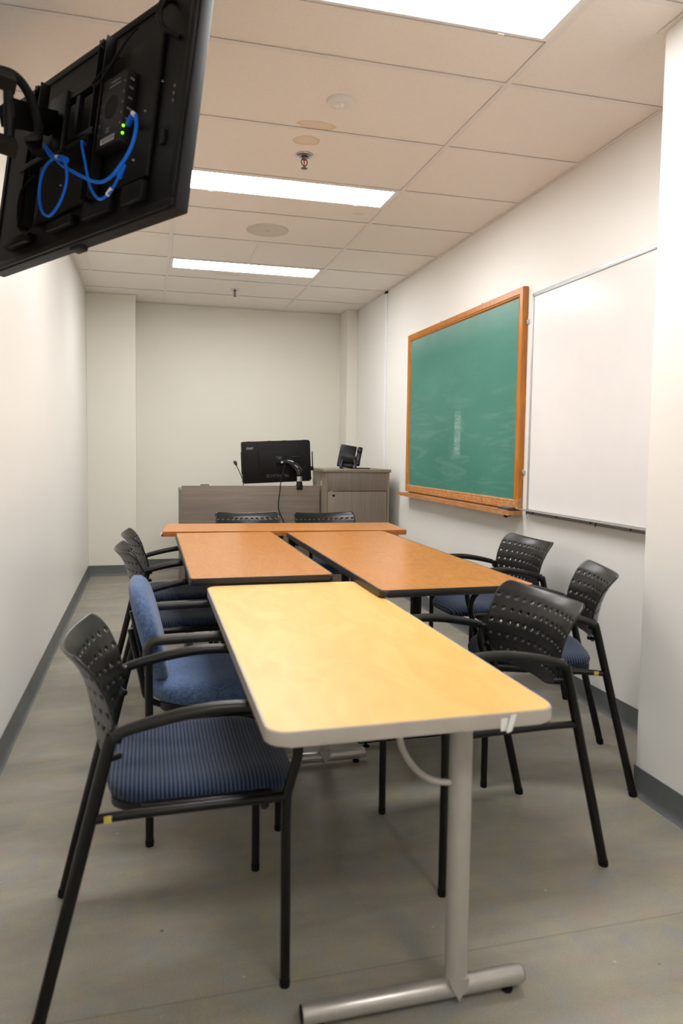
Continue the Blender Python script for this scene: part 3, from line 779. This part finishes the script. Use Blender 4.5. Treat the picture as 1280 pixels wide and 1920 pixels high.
# yellow maple table
YX0, YX1, YY0, YY1, YZ = -1.166, -0.566, -1.405, 0.052, 0.716
t = thing('training_table', 'pale yellow maple-top table with silver pedestal legs, nearest the camera', 'table', (0, 0, 0), 0, 'tables pushed together')
tabletop(t, YX0, YX1, YY0, YY1, YZ, 0.030, 0.042, M_yellow, M_band, 0.0045)
for y in (-1.252, 0.0):
    col = t_leg(t, -0.711, y, -1.064, -0.547, YZ-0.034, 0.0255, M_silver, M_silver2, 0.0215)
    # pointed saddle where the column meets the foot tube
    bm = B()
    for s in (-1, 1):
        vv = [bm.verts.new(p) for p in [(-0.7335, y+s*0.0262, 0.066), (-0.6885, y+s*0.0262, 0.066), (-0.6905, y+s*0.0262, 0.050), (-0.711, y+s*0.0262, 0.016), (-0.7315, y+s*0.0262, 0.050)]]
        ww = [bm.verts.new((v.co.x, y+s*0.012, v.co.z)) for v in vv]
        bm.faces.new(vv); bm.faces.new(list(reversed(ww)))
        for i in range(5): bm.faces.new((vv[i], vv[(i+1) % 5], ww[(i+1) % 5], ww[i]))
    obj('saddle', bm, M_silver2, col, False)
    bm = B(); add_tube(bm, smooth_path([(-0.862, y, YZ-0.032), (-0.860, y, 0.655), (-0.848, y, 0.595), (-0.815, y, 0.545), (-0.775, y, 0.517), (-0.733, y, 0.508)], 6), 0.0075, 14); obj('brace', bm, M_silver2, col)
bm = B(); add_box(bm, -0.90, -0.70, YY0+0.15, YY1-0.06, YZ-0.045, YZ-0.031, bev=0.003); obj('underframe_rail', bm, M_frame, t)
bm = B()
a_ = [(-0.664, YY0-0.001, YZ-0.004), (-0.678, YY0-0.004, YZ-0.004), (-0.690, YY0-0.010, YZ-0.034), (-0.684, YY0-0.004, YZ-0.040), (-0.674, YY0-0.001, YZ-0.038)]
f1 = [bm.verts.new(p) for p in a_]; f2 = [bm.verts.new((p[0]+0.003, p[1]+0.0022, p[2])) for p in a_]
bm.faces.new(f1); bm.faces.new(list(reversed(f2)))
for i in range(5): bm.faces.new((f1[i], f1[(i+1) % 5], f2[(i+1) % 5], f2[i]))
add_prism(bm, [(-0.697, YY0-0.0015), (-0.682, YY0-0.0015), (-0.682, YY0-0.0003), (-0.697, YY0-0.0003)], YZ-0.036, YZ-0.010)
obj('torn_tape', bm, M_white, t, False, label='torn flap of clear white tape on the front edge')

BZ = 0.744
# left cherry table
t = thing('training_table', 'orange-brown cherry table with black front edge, left of the pair behind the yellow table', 'table', (0, 0, 0), 0, 'tables pushed together')
tabletop(t, -1.227, -0.664, 0.052+0.012, 1.580, BZ, 0.030, 0.022, M_brown, M_blackband, 0.006, soft=0.010)
for y in (0.25, 1.40): t_leg(t, -0.80, y, -1.15, -0.68, BZ-0.034, 0.023, M_frame, M_frame, 0.019, True)
bm = B(); add_box(bm, -1.05, -0.75, 0.22, 1.42, BZ-0.05, BZ-0.0295, bev=0.003); obj('underframe_rail', bm, M_frame, t)
# pale strips of the connector under the front edge
bm = B()
for x in (-0.83, -0.80, -0.77): add_box(bm, x-0.009, x+0.009, 0.09, 0.13, BZ-0.036, BZ-0.030)
obj('connector_strip', bm, M_label, t)
# right cherry table
t = thing('training_table', 'orange-brown cherry table with black edges, right one with its corner over the yellow table', 'table', (0, 0, 0), 0, 'tables pushed together')
tabletop(t, -0.588, 0.020, -0.302, 1.515, BZ+0.002, 0.027, 0.028, M_brown, M_blackband, 0.006, soft=0.010)
for y in (0.13, 1.25): t_leg(t, -0.29, y, -0.535, -0.04, BZ-0.030, 0.023, M_frame, M_frame, 0.019, True)
bm = B(); add_box(bm, -0.38, -0.18, 0.16, 1.22, BZ-0.045, BZ-0.0255, bev=0.003); obj('underframe_rail', bm, M_frame, t)
# far cross table
t = thing('training_table', 'orange-brown cherry table set crosswise at the far end, wood-coloured edge', 'table', (-0.535, 1.835, 0), d2(-4.3), 'tables pushed together')
tabletop(t, -0.748, 0.742, -0.232, 0.232, BZ, 0.030, 0.010, M_brown_plain, M_cherryband, 0.004, soft=0.012)
for x in (-0.60, 0.60):
    bm = B(); add_prism(bm, rounded(x-0.025, x+0.025, -0.03, 0.03, 0.01), 0.04, BZ-0.034); col = obj('leg', bm, M_frame, t)
    bm = B(); add_box(bm, x-0.025, x+0.025, -0.20, 0.20, 0.012, 0.045, bev=0.006); obj('foot', bm, M_frame, col)
    for yy in (-0.17, 0.17):
        bm = B(); add_lathe(bm, [(0.014, 0), (0.014, 0.012)], (x, yy, 0), seg=14); obj('glide', bm, M_rubber, col)
    bm = B(); add_box(bm, x-0.04, x+0.04, -0.15, 0.15, BZ-0.034, BZ-0.029); obj('mounting_plate', bm, M_frame, col)
bm = B(); add_box(bm, -0.764, -0.746, -0.215, -0.195, BZ-0.030, BZ-0.004, bev=0.003); add_tube(bm, [(-0.755, -0.222, BZ-0.008), (-0.762, -0.235, BZ-0.030)], 0.004, 8); obj('latch', bm, M_chrome, t)
bm = B(); add_box(bm, 0.60, 0.70, -0.20, -0.16, BZ-0.040, BZ-0.030, bev=0.002); obj('latch', bm, M_chrome, t)

# ------------------------------------------------------------------ desk and cabinet
t = thing('lectern_desk', 'grey-brown woodgrain teaching desk with a wide front panel at the back of the room', 'desk', (-0.53, 3.38, 0))
boxobj('front_panel', (-0.583, 0.588, 0.0, 0.025, 0.08, 0.928), M_grain_h, t, 0.0012)
boxobj('worktop', (-0.583, 0.588, 0.025, 0.68, 0.855, 0.88), M_grain_h, t, 0.0012)
boxobj('side_panel', (-0.583, -0.558, 0.025, 0.66, 0.0, 0.855), M_grain_v, t, 0.0012)
boxobj('side_panel', (0.563, 0.588, 0.025, 0.66, 0.0, 0.855), M_grain_v, t, 0.0012)
t = thing('equipment_cabinet', 'grey-brown woodgrain cabinet with a lockable door, right of the desk', 'cabinet', (0.35, 3.22, 0))
boxobj('side_panel', (-0.283, -0.265, 0.0, 0.48, 0.0, 1.0505), M_edge, t); boxobj('side_panel', (0.268, 0.286, 0.0, 0.48, 0.0, 1.0505), M_edge, t)
bm = B(); add_box(bm, -0.265, 0.268, 0.012, 0.478, 0.02, 1.05); obj('body', bm, M_grain_v, t, False)
boxobj('front_rail', (-0.264, 0.267, -0.001, 0.012, 0.892, 1.051), M_grain_v, t, 0.0008)
d_ = boxobj('door', (-0.262, 0.262, -0.004, 0.010, 0.10, 0.886), M_grain_v, t, 0.0008)
bm = B(); add_lathe(bm, [(0.011, -0.004), (0.011, -0.008), (0.006, -0.009), (0.0055, -0.006), (0.001, -0.006)], (-0.211, 0, 0.853), 'y', 24); obj('lock', bm, M_frame, d_)
bm = B(); add_box(bm, -0.238, -0.222, -0.005, 0.0, 0.884, 0.892); obj('strike', bm, M_alu, t, False)
boxobj('plinth', (-0.27, 0.27, 0.02, 0.46, 0.0, 0.10), M_edge, t)
boxobj('top', (-0.298, 0.298, -0.012, 0.49, 1.051, 1.076), M_edge, t, 0.0015)
bm = B(); add_box(bm, -0.290, -0.283, 0.105, 0.135, 0.0, 1.045); obj('metal_post', bm, M_chrome, t, False)

# ------------------------------------------------------------------ desk monitor on its arm
mon = thing('desk_monitor', 'black interactive monitor seen from behind on a curved arm at the desk', 'monitor', (-0.295, 3.56, 1.131))
mon.rotation_euler = (0, d2(-2.6), 0)
W2, H2 = 0.302, 0.181
def rr_panel(bm, x0, x1, z0, z1, y0, y1, r, bev=0.0):
    pl = rounded(x0, x1, z0, z1, r, 6)
    a = [bm.verts.new((x, y0, z)) for x, z in pl]; b2 = [bm.verts.new((x, y1, z)) for x, z in pl]; n = len(pl)
    f1 = bm.faces.new(a); f2 = bm.faces.new(list(reversed(b2)))
    for i in range(n): bm.faces.new((a[i], a[(i+1) % n], b2[(i+1) % n], b2[i]))
    if bev:
        bmesh.ops.bevel(bm, geom=list(f1.edges), offset=bev, segments=3, profile=0.5, affect='EDGES')
bm = B(); rr_panel(bm, -W2, W2, -H2, H2, -0.030, 0.020, 0.018, 0.010); obj('casing', bm, M_elec, mon, True, 35)
bm = B(); rr_panel(bm, -W2+0.015, W2-0.015, -H2+0.015, H2-0.015, 0.020, 0.0215, 0.006); obj('screen', bm, M_screen, mon, False)
bm = B(); rr_panel(bm, -0.157, 0.172, -0.093, 0.103, -0.048, -0.028, 0.006, 0.005); obj('housing', bm, M_elec, mon, True, 35)
for x in (-0.238, -0.058, 0.075, 0.252):
    bm = B(); add_box(bm, x-0.014, x+0.014, -0.030, -0.014, H2-0.004, H2+0.0015, bev=0.001); add_lathe(bm, [(0.004, -0.002), (0.004, 0.002)], (x, -0.022, H2+0.001), seg=10); obj('latch', bm, M_bracket, mon)
bm = B(); add_box(bm, -W2-0.006, -W2+0.004, -0.024, 0.005, -0.10, 0.095, bev=0.002); obj('pen_tray', bm, M_elec, mon)
bm = B(); add_box(bm, W2-0.002, W2+0.026, -0.022, 0.0, -0.088, -0.052, bev=0.003); pb = obj('pen_holder', bm, M_elec, mon)
bm = B(); add_tube(bm, [(W2+0.020, -0.011, -0.07), (W2+0.020, -0.011, 0.072), (W2+0.020, -0.011, 0.080)], [0.0055, 0.005, 0.002], 10); obj('pen', bm, M_elec, pb)
bm = B(); add_tube(bm, smooth_path([(W2+0.018, -0.012, -0.085), (W2+0.022, -0.012, -0.14), (W2+0.034, -0.013, -0.205), (W2+0.012, -0.013, -0.17), (W2-0.004, -0.014, -0.13)], 6), 0.0014, 6); obj('pen_cord', bm, M_elec, pb)
# lettering
fc = bpy.data.curves.new('logo_curve', 'FONT'); fc.body = 'SMART'; fc.size = 0.034; fc.extrude = 0.0004; fc.space_character = 0.92
fo = bpy.data.objects.new('logo_tmp', fc); S.collection.objects.link(fo)
bpy.context.view_layer.update()
me = bpy.data.meshes.new_from_object(fo.evaluated_get(bpy.context.evaluated_depsgraph_get())); bpy.data.objects.remove(fo)
lo = bpy.data.objects.new('logo', me); S.collection.objects.link(lo); lo.parent = mon
me.materials.clear(); me.materials.append(M_label); lo['label'] = 'pale lettering on the casing'
lo.location = (-0.262, -0.0306, 0.112); lo.rotation_euler = (PI/2, 0, 0); lo.scale = (0.62, 0.82, 1)
bm = B()
for r_ in range(4):
    x = -0.095
    while x < 0.095:
        wd = random.uniform(0.006, 0.02)
        if random.random() < 0.62: add_box(bm, x, x+wd, -0.0305, -0.0299, -0.112-r_*0.0075, -0.1095-r_*0.0075)
        x += wd+0.004
obj('fine_print', bm, M_greylabel, mon, False)
# hub + arm
bm = B(); add_lathe(bm, [(0.042, -0.050), (0.040, -0.062), (0.022, -0.070), (0.020, -0.088)], (0.035, 0, 0.004), 'y', 28)
add_box(bm, 0.035-0.045, 0.035+0.045, -0.056, -0.048, -0.041, 0.049, bev=0.002); obj('mounting_hub', bm, M_elec, mon)
arm = thing('swivel_arm', 'glossy black curved monitor arm clamped to the desk front panel', 'monitor arm', (0, 0, 0))
path = smooth_path([(-0.245, 3.475, 1.128), (-0.205, 3.455, 1.130), (-0.165, 3.43, 1.110), (-0.130, 3.405, 1.065), (-0.122, 3.392, 1.020), (-0.122, 3.391, 1.004)], 6)
n_ = len(path)
bm = B(); add_tube(bm, path, [0.018+0.013*math.sin(PI*i/(n_-1)) for i in range(n_)], 20); obj('arm_link', bm, M_screen, arm)
bm = B(); add_lathe(bm, [(0.020, 0.0), (0.026, 0.004), (0.026, 0.046), (0.020, 0.05)], (-0.122, 3.391, 0.962), seg=28); obj('collar', bm, M_chrome, arm)
bm = B(); add_lathe(bm, [(0.026, 0.0), (0.026, 0.03), (0.022, 0.034)], (-0.122, 3.391, 0.930), seg=28); obj('pivot', bm, M_screen, arm)
bm = B(); add_box(bm, -0.150, -0.094, 3.371, 3.412, 0.928, 0.936, bev=0.002); add_box(bm, -0.148, -0.096, 3.371, 3.379, 0.895, 0.932, bev=0.002); add_box(bm, -0.148, -0.096, 3.406, 3.412, 0.895, 0.932, bev=0.002); obj('clamp', bm, M_elec, arm)
bm = B(); add_lathe(bm, [(0.010, -0.02), (0.012, 0.0), (0.010, 0.018)], (-0.262, 3.478, 1.128), 'y', 16); obj('knuckle', bm, M_chrome, arm)
bm = B(); add_tube(bm, smooth_path([(-0.232, 3.46, 1.105), (-0.253, 3.40, 1.092), (-0.270, 3.372, 1.04), (-0.287, 3.366, 0.96), (-0.299, 3.366, 0.85), (-0.307, 3.366, 0.76), (-0.292, 3.366, 0.69), (-0.255, 3.366, 0.61), (-0.22, 3.366, 0.50), (-0.20, 3.36, 0.30), (-0.20, 3.36, 0.10), (-0.20, 3.35, 0.004)], 6), 0.0042, 8)
tag(obj('monitor_cable', bm, M_elec), 'black cable hanging down the desk front panel from the monitor', 'cable')
bm = B(); add_tube(bm, smooth_path([(-0.175, 3.46, 1.17), (-0.11, 3.45, 1.18), (-0.065, 3.45, 1.14), (-0.07, 3.45, 1.08), (-0.12, 3.43, 1.065)], 6), 0.003, 8)
tag(obj('video_cable', bm, M_elec), 'thin black cable looping at the right of the monitor arm', 'cable')
# gooseneck microphone
t = thing('gooseneck_microphone', 'thin gooseneck microphone standing on the left of the desk monitor', 'microphone', (-0.572, 3.6, 0.88))
bm = B(); add_lathe(bm, [(0.024, 0), (0.024, 0.008), (0.008, 0.016), (0.006, 0.03)], (0, 0, 0), seg=20); obj('base', bm, M_elec, t)
bm = B(); add_tube(bm, smooth_path([(0, 0, 0.02), (-0.012, 0, 0.09), (-0.040, 0, 0.16), (-0.068, 0, 0.218)], 6), 0.0035, 10); obj('gooseneck', bm, M_bracket, t)
bm = B(); add_tube(bm, smooth_path([(-0.064, 0, 0.212), (-0.071, 0, 0.228), (-0.080, 0, 0.246), (-0.084, 0, 0.254)], 4), [0.005, 0.008, 0.010, 0.012, 0.0135, 0.0145, 0.015, 0.0145, 0.0135, 0.0125, 0.011, 0.0085, 0.004][:13], 14); obj('windscreen', bm, M_felt, t)
# small module on desk edge
t = thing('cable_cubby', 'small grey cable grommet box on the left end of the desk top edge', 'desk grommet', (-0.92, 3.44, 0.88))
boxobj('body', (-0.038, 0.038, -0.03, 0.03, 0.0, 0.052), M_eraserback, t, 0.006)
boxobj('lid', (-0.034, 0.034, -0.026, 0.026, 0.052, 0.056), M_bracket, t, 0.002)

# ------------------------------------------------------------------ desk phone, seen from behind
ph = thing('desk_phone', 'black office telephone seen from behind on top of the cabinet', 'telephone', (0.33, 3.45, 1.076), d2(-20))
def slab(bm, w0, w1, t0, L, lean, base, bev=0.005, th=0.028):
    """leaning slab: from base point up along lean angle"""
    vs = add_box(bm, w0, w1, 0, th, 0, L, bev=bev); 
bm = B(); vs0 = len(bm.verts); add_box(bm, -0.105, 0.040, -0.016, 0.016, 0, 0.205, bev=0.008, seg=3)
bmesh.ops.rotate(bm, verts=bm.verts, cent=(0, 0, 0), matrix=Matrix.Rotation(d2(-20), 3, 'X')); bmesh.ops.translate(bm, verts=bm.verts, vec=(0, -0.010, 0.007))
bmesh.ops.rotate(bm, verts=bm.verts, cent=(0, 0, 0), matrix=Matrix.Rotation(d2(9), 3, 'Y')); obj('body', bm, M_elec, ph)
bm = B(); add_box(bm, 0.050, 0.092, -0.020, 0.020, 0.045, 0.200, bev=0.010, seg=3); add_box(bm, 0.048, 0.094, -0.030, 0.010, 0.150, 0.204, bev=0.012, seg=3); add_box(bm, 0.048, 0.094, -0.030, 0.010, 0.03, 0.075, bev=0.012, seg=3)
bmesh.ops.rotate(bm, verts=bm.verts, cent=(0, 0, 0), matrix=Matrix.Rotation(d2(-20), 3, 'X')); bmesh.ops.translate(bm, verts=bm.verts, vec=(0, -0.004, 0.006))
bmesh.ops.rotate(bm, verts=bm.verts, cent=(0, 0, 0), matrix=Matrix.Rotation(d2(9), 3, 'Y')); obj('handset', bm, M_elec, ph)
bm = B(); add_box(bm, -0.066, 0.070, -0.045, -0.022, 0.055, 0.112, bev=0.006); obj('rear_housing', bm, M_elec, ph)
bm = B()
for x, s in ((-0.05, -1), (0.058, 1)):
    vsn = add_box(bm, x-0.014, x+0.014, -0.085, -0.012, 0.0, 0.010, bev=0.003)
    add_tube(bm, [(x-s*0.006, -0.030, 0.085), (x+s*0.004, -0.055, 0.045), (x+s*0.010, -0.080, 0.008)], 0.012, 10)
add_box(bm, -0.04, 0.05, -0.060, -0.030, 0.012, 0.030, bev=0.004)
obj('stand', bm, M_elec, ph)
bm = B(); add_box(bm, 0.06, 0.195, -0.075, 0.035, 0.0, 0.010, bev=0.004); obj('base_plate', bm, M_elec, ph)
bm = B(); add_box(bm, -0.076, -0.066, -0.050, -0.040, 0.028, 0.040, bev=0.001); obj('network_plug', bm, M_bluecable, ph, label='tiny blue plug')

# ------------------------------------------------------------------ television on swing arm (seen from behind)
dv = Vector((-0.54839554, 0.83621907, 0.0)); vv_ = Vector((0.12287471, 0.08058169, 0.98914529)); nn = Vector((-0.82714215, -0.54244286, 0.14694082))
TM = Matrix((dv, nn, vv_)).transposed().to_4x4(); TM.translation = Vector((-1.31144349, -0.73205921, 1.85743561))
TW, TH = 1.115, 0.635
tv = thing('television', 'large black flat television seen from behind, hung from the left wall at the top left', 'television')
tv.matrix_world = TM
# in tv space: x runs along the width (0..TW), y is out of the back, z is up (0..TH)
bm = B(); add_box(bm, 0, TW, -0.048, -0.008, 0, TH, bev=0.004); obj('bezel', bm, M_tvbez, tv)
bm = B(); add_box(bm, 0.010, TW-0.010, -0.0495, -0.048, 0.010, TH-0.010); obj('screen', bm, M_screen, tv, False)
bm = B()
# raised rim around a recessed back
for (x0, x1, z0, z1) in ((0.006, TW-0.006, 0.006, 0.030), (0.006, TW-0.006, TH-0.030, TH-0.006), (0.006, 0.030, 0.03, TH-0.03), (TW-0.030, TW-0.006, 0.03, TH-0.03)):
    add_box(bm, x0, x1, -0.010, 0.002, z0, z1, bev=0.003)
add_box(bm, 0.03, TW-0.03, -0.010, -0.003, 0.03, TH-0.03)
# stepped centre pod and ledges
add_box(bm, 0.13, 0.80, -0.004, 0.012, 0.11, 0.52, bev=0.006)
add_box(bm, 0.51, 0.665, -0.004, 0.024, 0.055, 0.085, bev=0.004)
add_box(bm, 0.80, 0.975, -0.004, 0.024, 0.055, 0.085, bev=0.004)
add_box(bm, 0.13, 0.235, -0.004, 0.020, 0.045, 0.10, bev=0.004)
add_box(bm, 0.30, 0.45, -0.004, 0.020, 0.050, 0.10, bev=0.004)
obj('back_cover', bm, M_tvback, tv)
bm = B(); add_box(bm, 0.505, 0.56, -0.044, -0.012, -0.012, 0.002, bev=0.002); obj('sensor_bump', bm, M_tvbez, tv)
bm = B(); add_tube(bm, smooth_path([(0.115, 0.0, 0.60), (0.115, 0.035, 0.575), (0.112, 0.042, 0.53), (0.095, 0.035, 0.495), (0.07, 0.0, 0.48)], 5), 0.008, 10); obj('handle', bm, M_tvback, tv)
for k in range(3):
    bm = B(); add_box(bm, 0.062, 0.066, -0.004, 0.001, 0.30+k*0.02, 0.308+k*0.02); obj('port', bm, M_greylabel, tv, False)
bm = B(); add_box(bm, 0.078, 0.096, -0.004, 0.006, 0.19, 0.23, bev=0.002); obj('port', bm, M_tvbox, tv)
random.seed(11)
for (x, z, s_) in ((0.45, 0.305, .004), (0.40, 0.115, .004), (0.62, 0.20, .0035), (0.845, 0.14, .0035), (0.10, 0.36, .003), (0.17, 0.30, .003), (0.20, 0.17, .004), (0.325, 0.26, .003)):
    bm = B(); add_lathe(bm, [(s_*0.7, 0.012), (s_*0.7, 0.017)], (x, 0, z), 'y', 10); obj('screw', bm, M_label, tv)

mt = thing('television_bracket', 'black steel swing-arm mount holding the television off the left wall', 'wall mount')
mt.matrix_world = TM
for x in (0.385, 0.795):
    bm = B(); add_box(bm, x-0.022, x-0.018, 0.02, 0.052, 0.09, 0.57); add_box(bm, x+0.018, x+0.022, 0.02, 0.052, 0.09, 0.57); add_box(bm, x-0.022, x+0.022, 0.02, 0.024, 0.09, 0.57)
    add_tube(bm, [(x, 0.03, 0.55), (x, 0.055, 0.555)], 0.010, 10)
    obj('upright_rail', bm, M_bracket, mt)
bm = B()
for z in (0.292, 0.445): add_box(bm, 0.384, 0.85, 0.030, 0.054, z-0.010, z+0.010, bev=0.002)
for x in (0.50, 0.60, 0.70): add_box(bm, x-0.010, x+0.010, 0.034, 0.050, 0.292, 0.445)
add_box(bm, 0.545, 0.655, 0.046, 0.066, 0.27, 0.46, bev=0.004)
obj('cross_frame', bm, M_bracket, mt)
TMi = TM.inverted()
def L(p): return TMi @ Vector(p)
hub = Vector((0.60, 0.07, 0.365)); piv = L((-1.735, -0.545, 2.12))
bm = B()
add_tube(bm, [hub, (hub+piv)/2+Vector((0, 0.004, 0.0)), piv], [0.024, 0.022, 0.024], 4, flat=1.7)
obj('swing_arm', bm, M_bracket, mt)
bm = B(); c_ = piv
add_tube(bm, [L((-1.730, -0.545, 2.055)), L((-1.730, -0.545, 2.182))], 0.013, 14); add_tube(bm, [L((-1.730, -0.545, 2.045)), L((-1.730, -0.545, 2.056))], 0.008, 12, mi=1); obj('pivot_pin', bm, [M_bracket, M_label], mt)
for z in (2.030, 2.195):
    bm = B(); add_tube(bm, [L((-1.715, -0.545, z)), L((-1.80, -0.60, z)), L((-1.932, -0.66, z))], [0.020, 0.018, 0.020], 4, flat=1.4); obj('wall_arm', bm, M_bracket, mt)
bm = B(); add_tube(bm, smooth_path([L((-1.80, -0.60, 2.14)), L((-1.775, -0.575, 2.15)), L((-1.768, -0.57, 2.11)), L((-1.772, -0.575, 2.06))], 5), 0.006, 8); obj('release_lever', bm, M_bracket, mt)
bm = B(); q = [L(p) for p in [(-1.9385, -0.76, 1.95), (-1.9385, -0.56, 1.95), (-1.9385, -0.56, 2.28), (-1.9385, -0.76, 2.28)]]; q2 = [L(p) for p in [(-1.928, -0.76, 1.95), (-1.928, -0.56, 1.95), (-1.928, -0.56, 2.28), (-1.928, -0.76, 2.28)]]
A1 = [bm.verts.new(p) for p in q]; A2 = [bm.verts.new(p) for p in q2]; bm.faces.new(A1); bm.faces.new(A2)
for i in range(4): bm.faces.new((A1[i], A1[(i+1) % 4], A2[(i+1) % 4], A2[i]))
obj('wall_plate', bm, M_bracket, mt, False)

def tvcable(name, pts, r, mat, label, n=8):
    bm = B(); add_tube(bm, smooth_path(pts, n), r, 10); o = obj(name, bm, mat); o.matrix_world = TM; tag(o, label, 'cable'); return o
# thick black sleeve looping over the arm
tvcable('cable_sleeve', [L((-1.80, -0.57, 2.175)), L((-1.765, -0.56, 2.215)), L((-1.715, -0.53, 2.222)), L((-1.680, -0.50, 2.180)), L((-1.668, -0.46, 2.11)), (0.70, 0.10, 0.335), (0.66, 0.085, 0.285), (0.60, 0.075, 0.27)], 0.013, M_rubber, 'thick black cable sleeve arching over the television mount arm')
box = thing('media_player', 'dark media player box with printed label strapped to the television back', 'media player')
box.matrix_world = TM
bm = B(); add_box(bm, 0.232, 0.362, 0.013, 0.046, 0.222, 0.428, bev=0.002); obj('case', bm, M_tvbox, box)
bm = B(); add_lathe(bm, [(0.034, 0.0462), (0.034, 0.0468), (0.001, 0.0468)], (0.300, 0, 0.335), 'y', 28); obj('fan_grille', bm, M_rubber, box)
bm = B(); add_box(bm, 0.262, 0.335, 0.0462, 0.0468, 0.232, 0.249)
for i in range(7): add_box(bm, 0.266+i*0.009, 0.270+i*0.009, 0.0468, 0.0471, 0.236, 0.246, mi=1)
obj('barcode_label', bm, [M_label, M_tvbox], box, False)
bm = B()
for (x0, x1, z) in ((0.268, 0.315, 0.408), (0.262, 0.320, 0.396), (0.295, 0.312, 0.272), (0.295, 0.315, 0.264)): add_box(bm, x0, x1, 0.0462, 0.0467, z, z+0.004)
for z in (0.26, 0.29, 0.32, 0.35, 0.38): add_box(bm, 0.350, 0.354, 0.0462, 0.0467, z, z+0.008); add_box(bm, 0.238, 0.242, 0.0462, 0.0467, z+0.01, z+0.016)
obj('printed_text', bm, M_greylabel, box, False)
for (x, z) in ((0.226, 0.262), (0.226, 0.241)):
    bm = B(); add_lathe(bm, [(0.0036, 0.0), (0.0036, 0.004), (0.001, 0.006)], (x, 0.040, z), 'y', 10); obj('led', bm, M_led, box, label='small green indicator light')
for z in (0.285, 0.315, 0.345, 0.375, 0.40):
    bm = B(); add_box(bm, 0.229, 0.232, 0.024, 0.036, z, z+0.005); obj('port', bm, M_greylabel, box, False)
c1 = tvcable('network_cable', [(0.21, 0.035, 0.268), (0.165, 0.05, 0.268), (0.115, 0.07, 0.240), (0.080, 0.085, 0.180), (0.085, 0.095, 0.118), (0.150, 0.10, 0.070), (0.22, 0.10, 0.074), (0.30, 0.10, 0.108), (0.375, 0.10, 0.145), (0.45, 0.10, 0.185), (0.53, 0.095, 0.240), (0.60, 0.09, 0.290)], 0.0048, M_bluecable, 'thicker blue network cable plugged beside the green lights, swinging left across the television back')
tvcable('network_cable_coil', [(0.58, 0.098, 0.275), (0.52, 0.10, 0.225), (0.46, 0.105, 0.200), (0.40, 0.11, 0.170), (0.375, 0.11, 0.110), (0.40, 0.11, 0.055), (0.455, 0.11, 0.028), (0.515, 0.11, 0.060), (0.545, 0.11, 0.135), (0.525, 0.11, 0.190), (0.47, 0.107, 0.205), (0.42, 0.105, 0.185)], 0.0042, M_bluecable, 'blue network cable hanging in an oval loop at the left of the television back')
tvcable('patch_cable', [(0.425, 0.045, 0.262), (0.40, 0.07, 0.250), (0.345, 0.08, 0.175), (0.285, 0.085, 0.085), (0.225, 0.085, 0.035), (0.185, 0.08, 0.045), (0.165, 0.07, 0.085), (0.163, 0.06, 0.115)], 0.0040, M_bluecable, 'thinner blue patch cable drooping in a U below the media player')
# plugs and white cable tags
def tvbit(name, a, b2, r, mat, label, cat):
    bm = B(); add_tube(bm, [a, b2], r, 12); o = obj(name, bm, mat); o.matrix_world = TM; tag(o, label, cat); return o
tvbit('cable_plug', (0.218, 0.033, 0.268), (0.178, 0.046, 0.270), 0.0085, M_bluecable, 'blue plug at the upper end of the cable by the green lights', 'plug')
tvbit('cable_plug', (0.163, 0.06, 0.125), (0.166, 0.068, 0.088), 0.0078, M_bluecable, 'blue plug at the right end of the drooping U cable', 'plug')
tvbit('cable_plug', (0.405, 0.105, 0.182), (0.44, 0.107, 0.198), 0.0085, M_bluecable, 'blue coupler plug on the oval cable loop', 'plug')
tvbit('cable_tag', (0.142, 0.066, 0.259), (0.120, 0.070, 0.243), 0.0058, M_white, 'white tape tag by the upper blue plug', 'cable tag')
tvbit('cable_tag', (0.193, 0.081, 0.040), (0.178, 0.078, 0.056), 0.0056, M_white, 'white tape tag on the drooping U cable', 'cable tag')
tvbit('cable_tag', (0.455, 0.107, 0.203), (0.468, 0.107, 0.208), 0.0056, M_white, 'white tape tag on the oval cable loop', 'cable tag')
# black cables on the television back
tvcable('power_cable', [(0.32, 0.03, 0.50), (0.37, 0.05, 0.46), (0.40, 0.06, 0.43), (0.36, 0.06, 0.42), (0.28, 0.06, 0.47), (0.235, 0.05, 0.52), (0.22, 0.04, 0.54)], 0.0035, M_rubber, 'thin black cable bundled above the media player')
tvcable('power_cable', [(0.72, 0.055, 0.24), (0.80, 0.06, 0.20), (0.82, 0.05, 0.12), (0.80, 0.04, 0.075), (0.74, 0.04, 0.070), (0.70, 0.04, 0.10), (0.69, 0.04, 0.14)], 0.0035, M_rubber, 'thin black cable looping down the lower left of the television back')
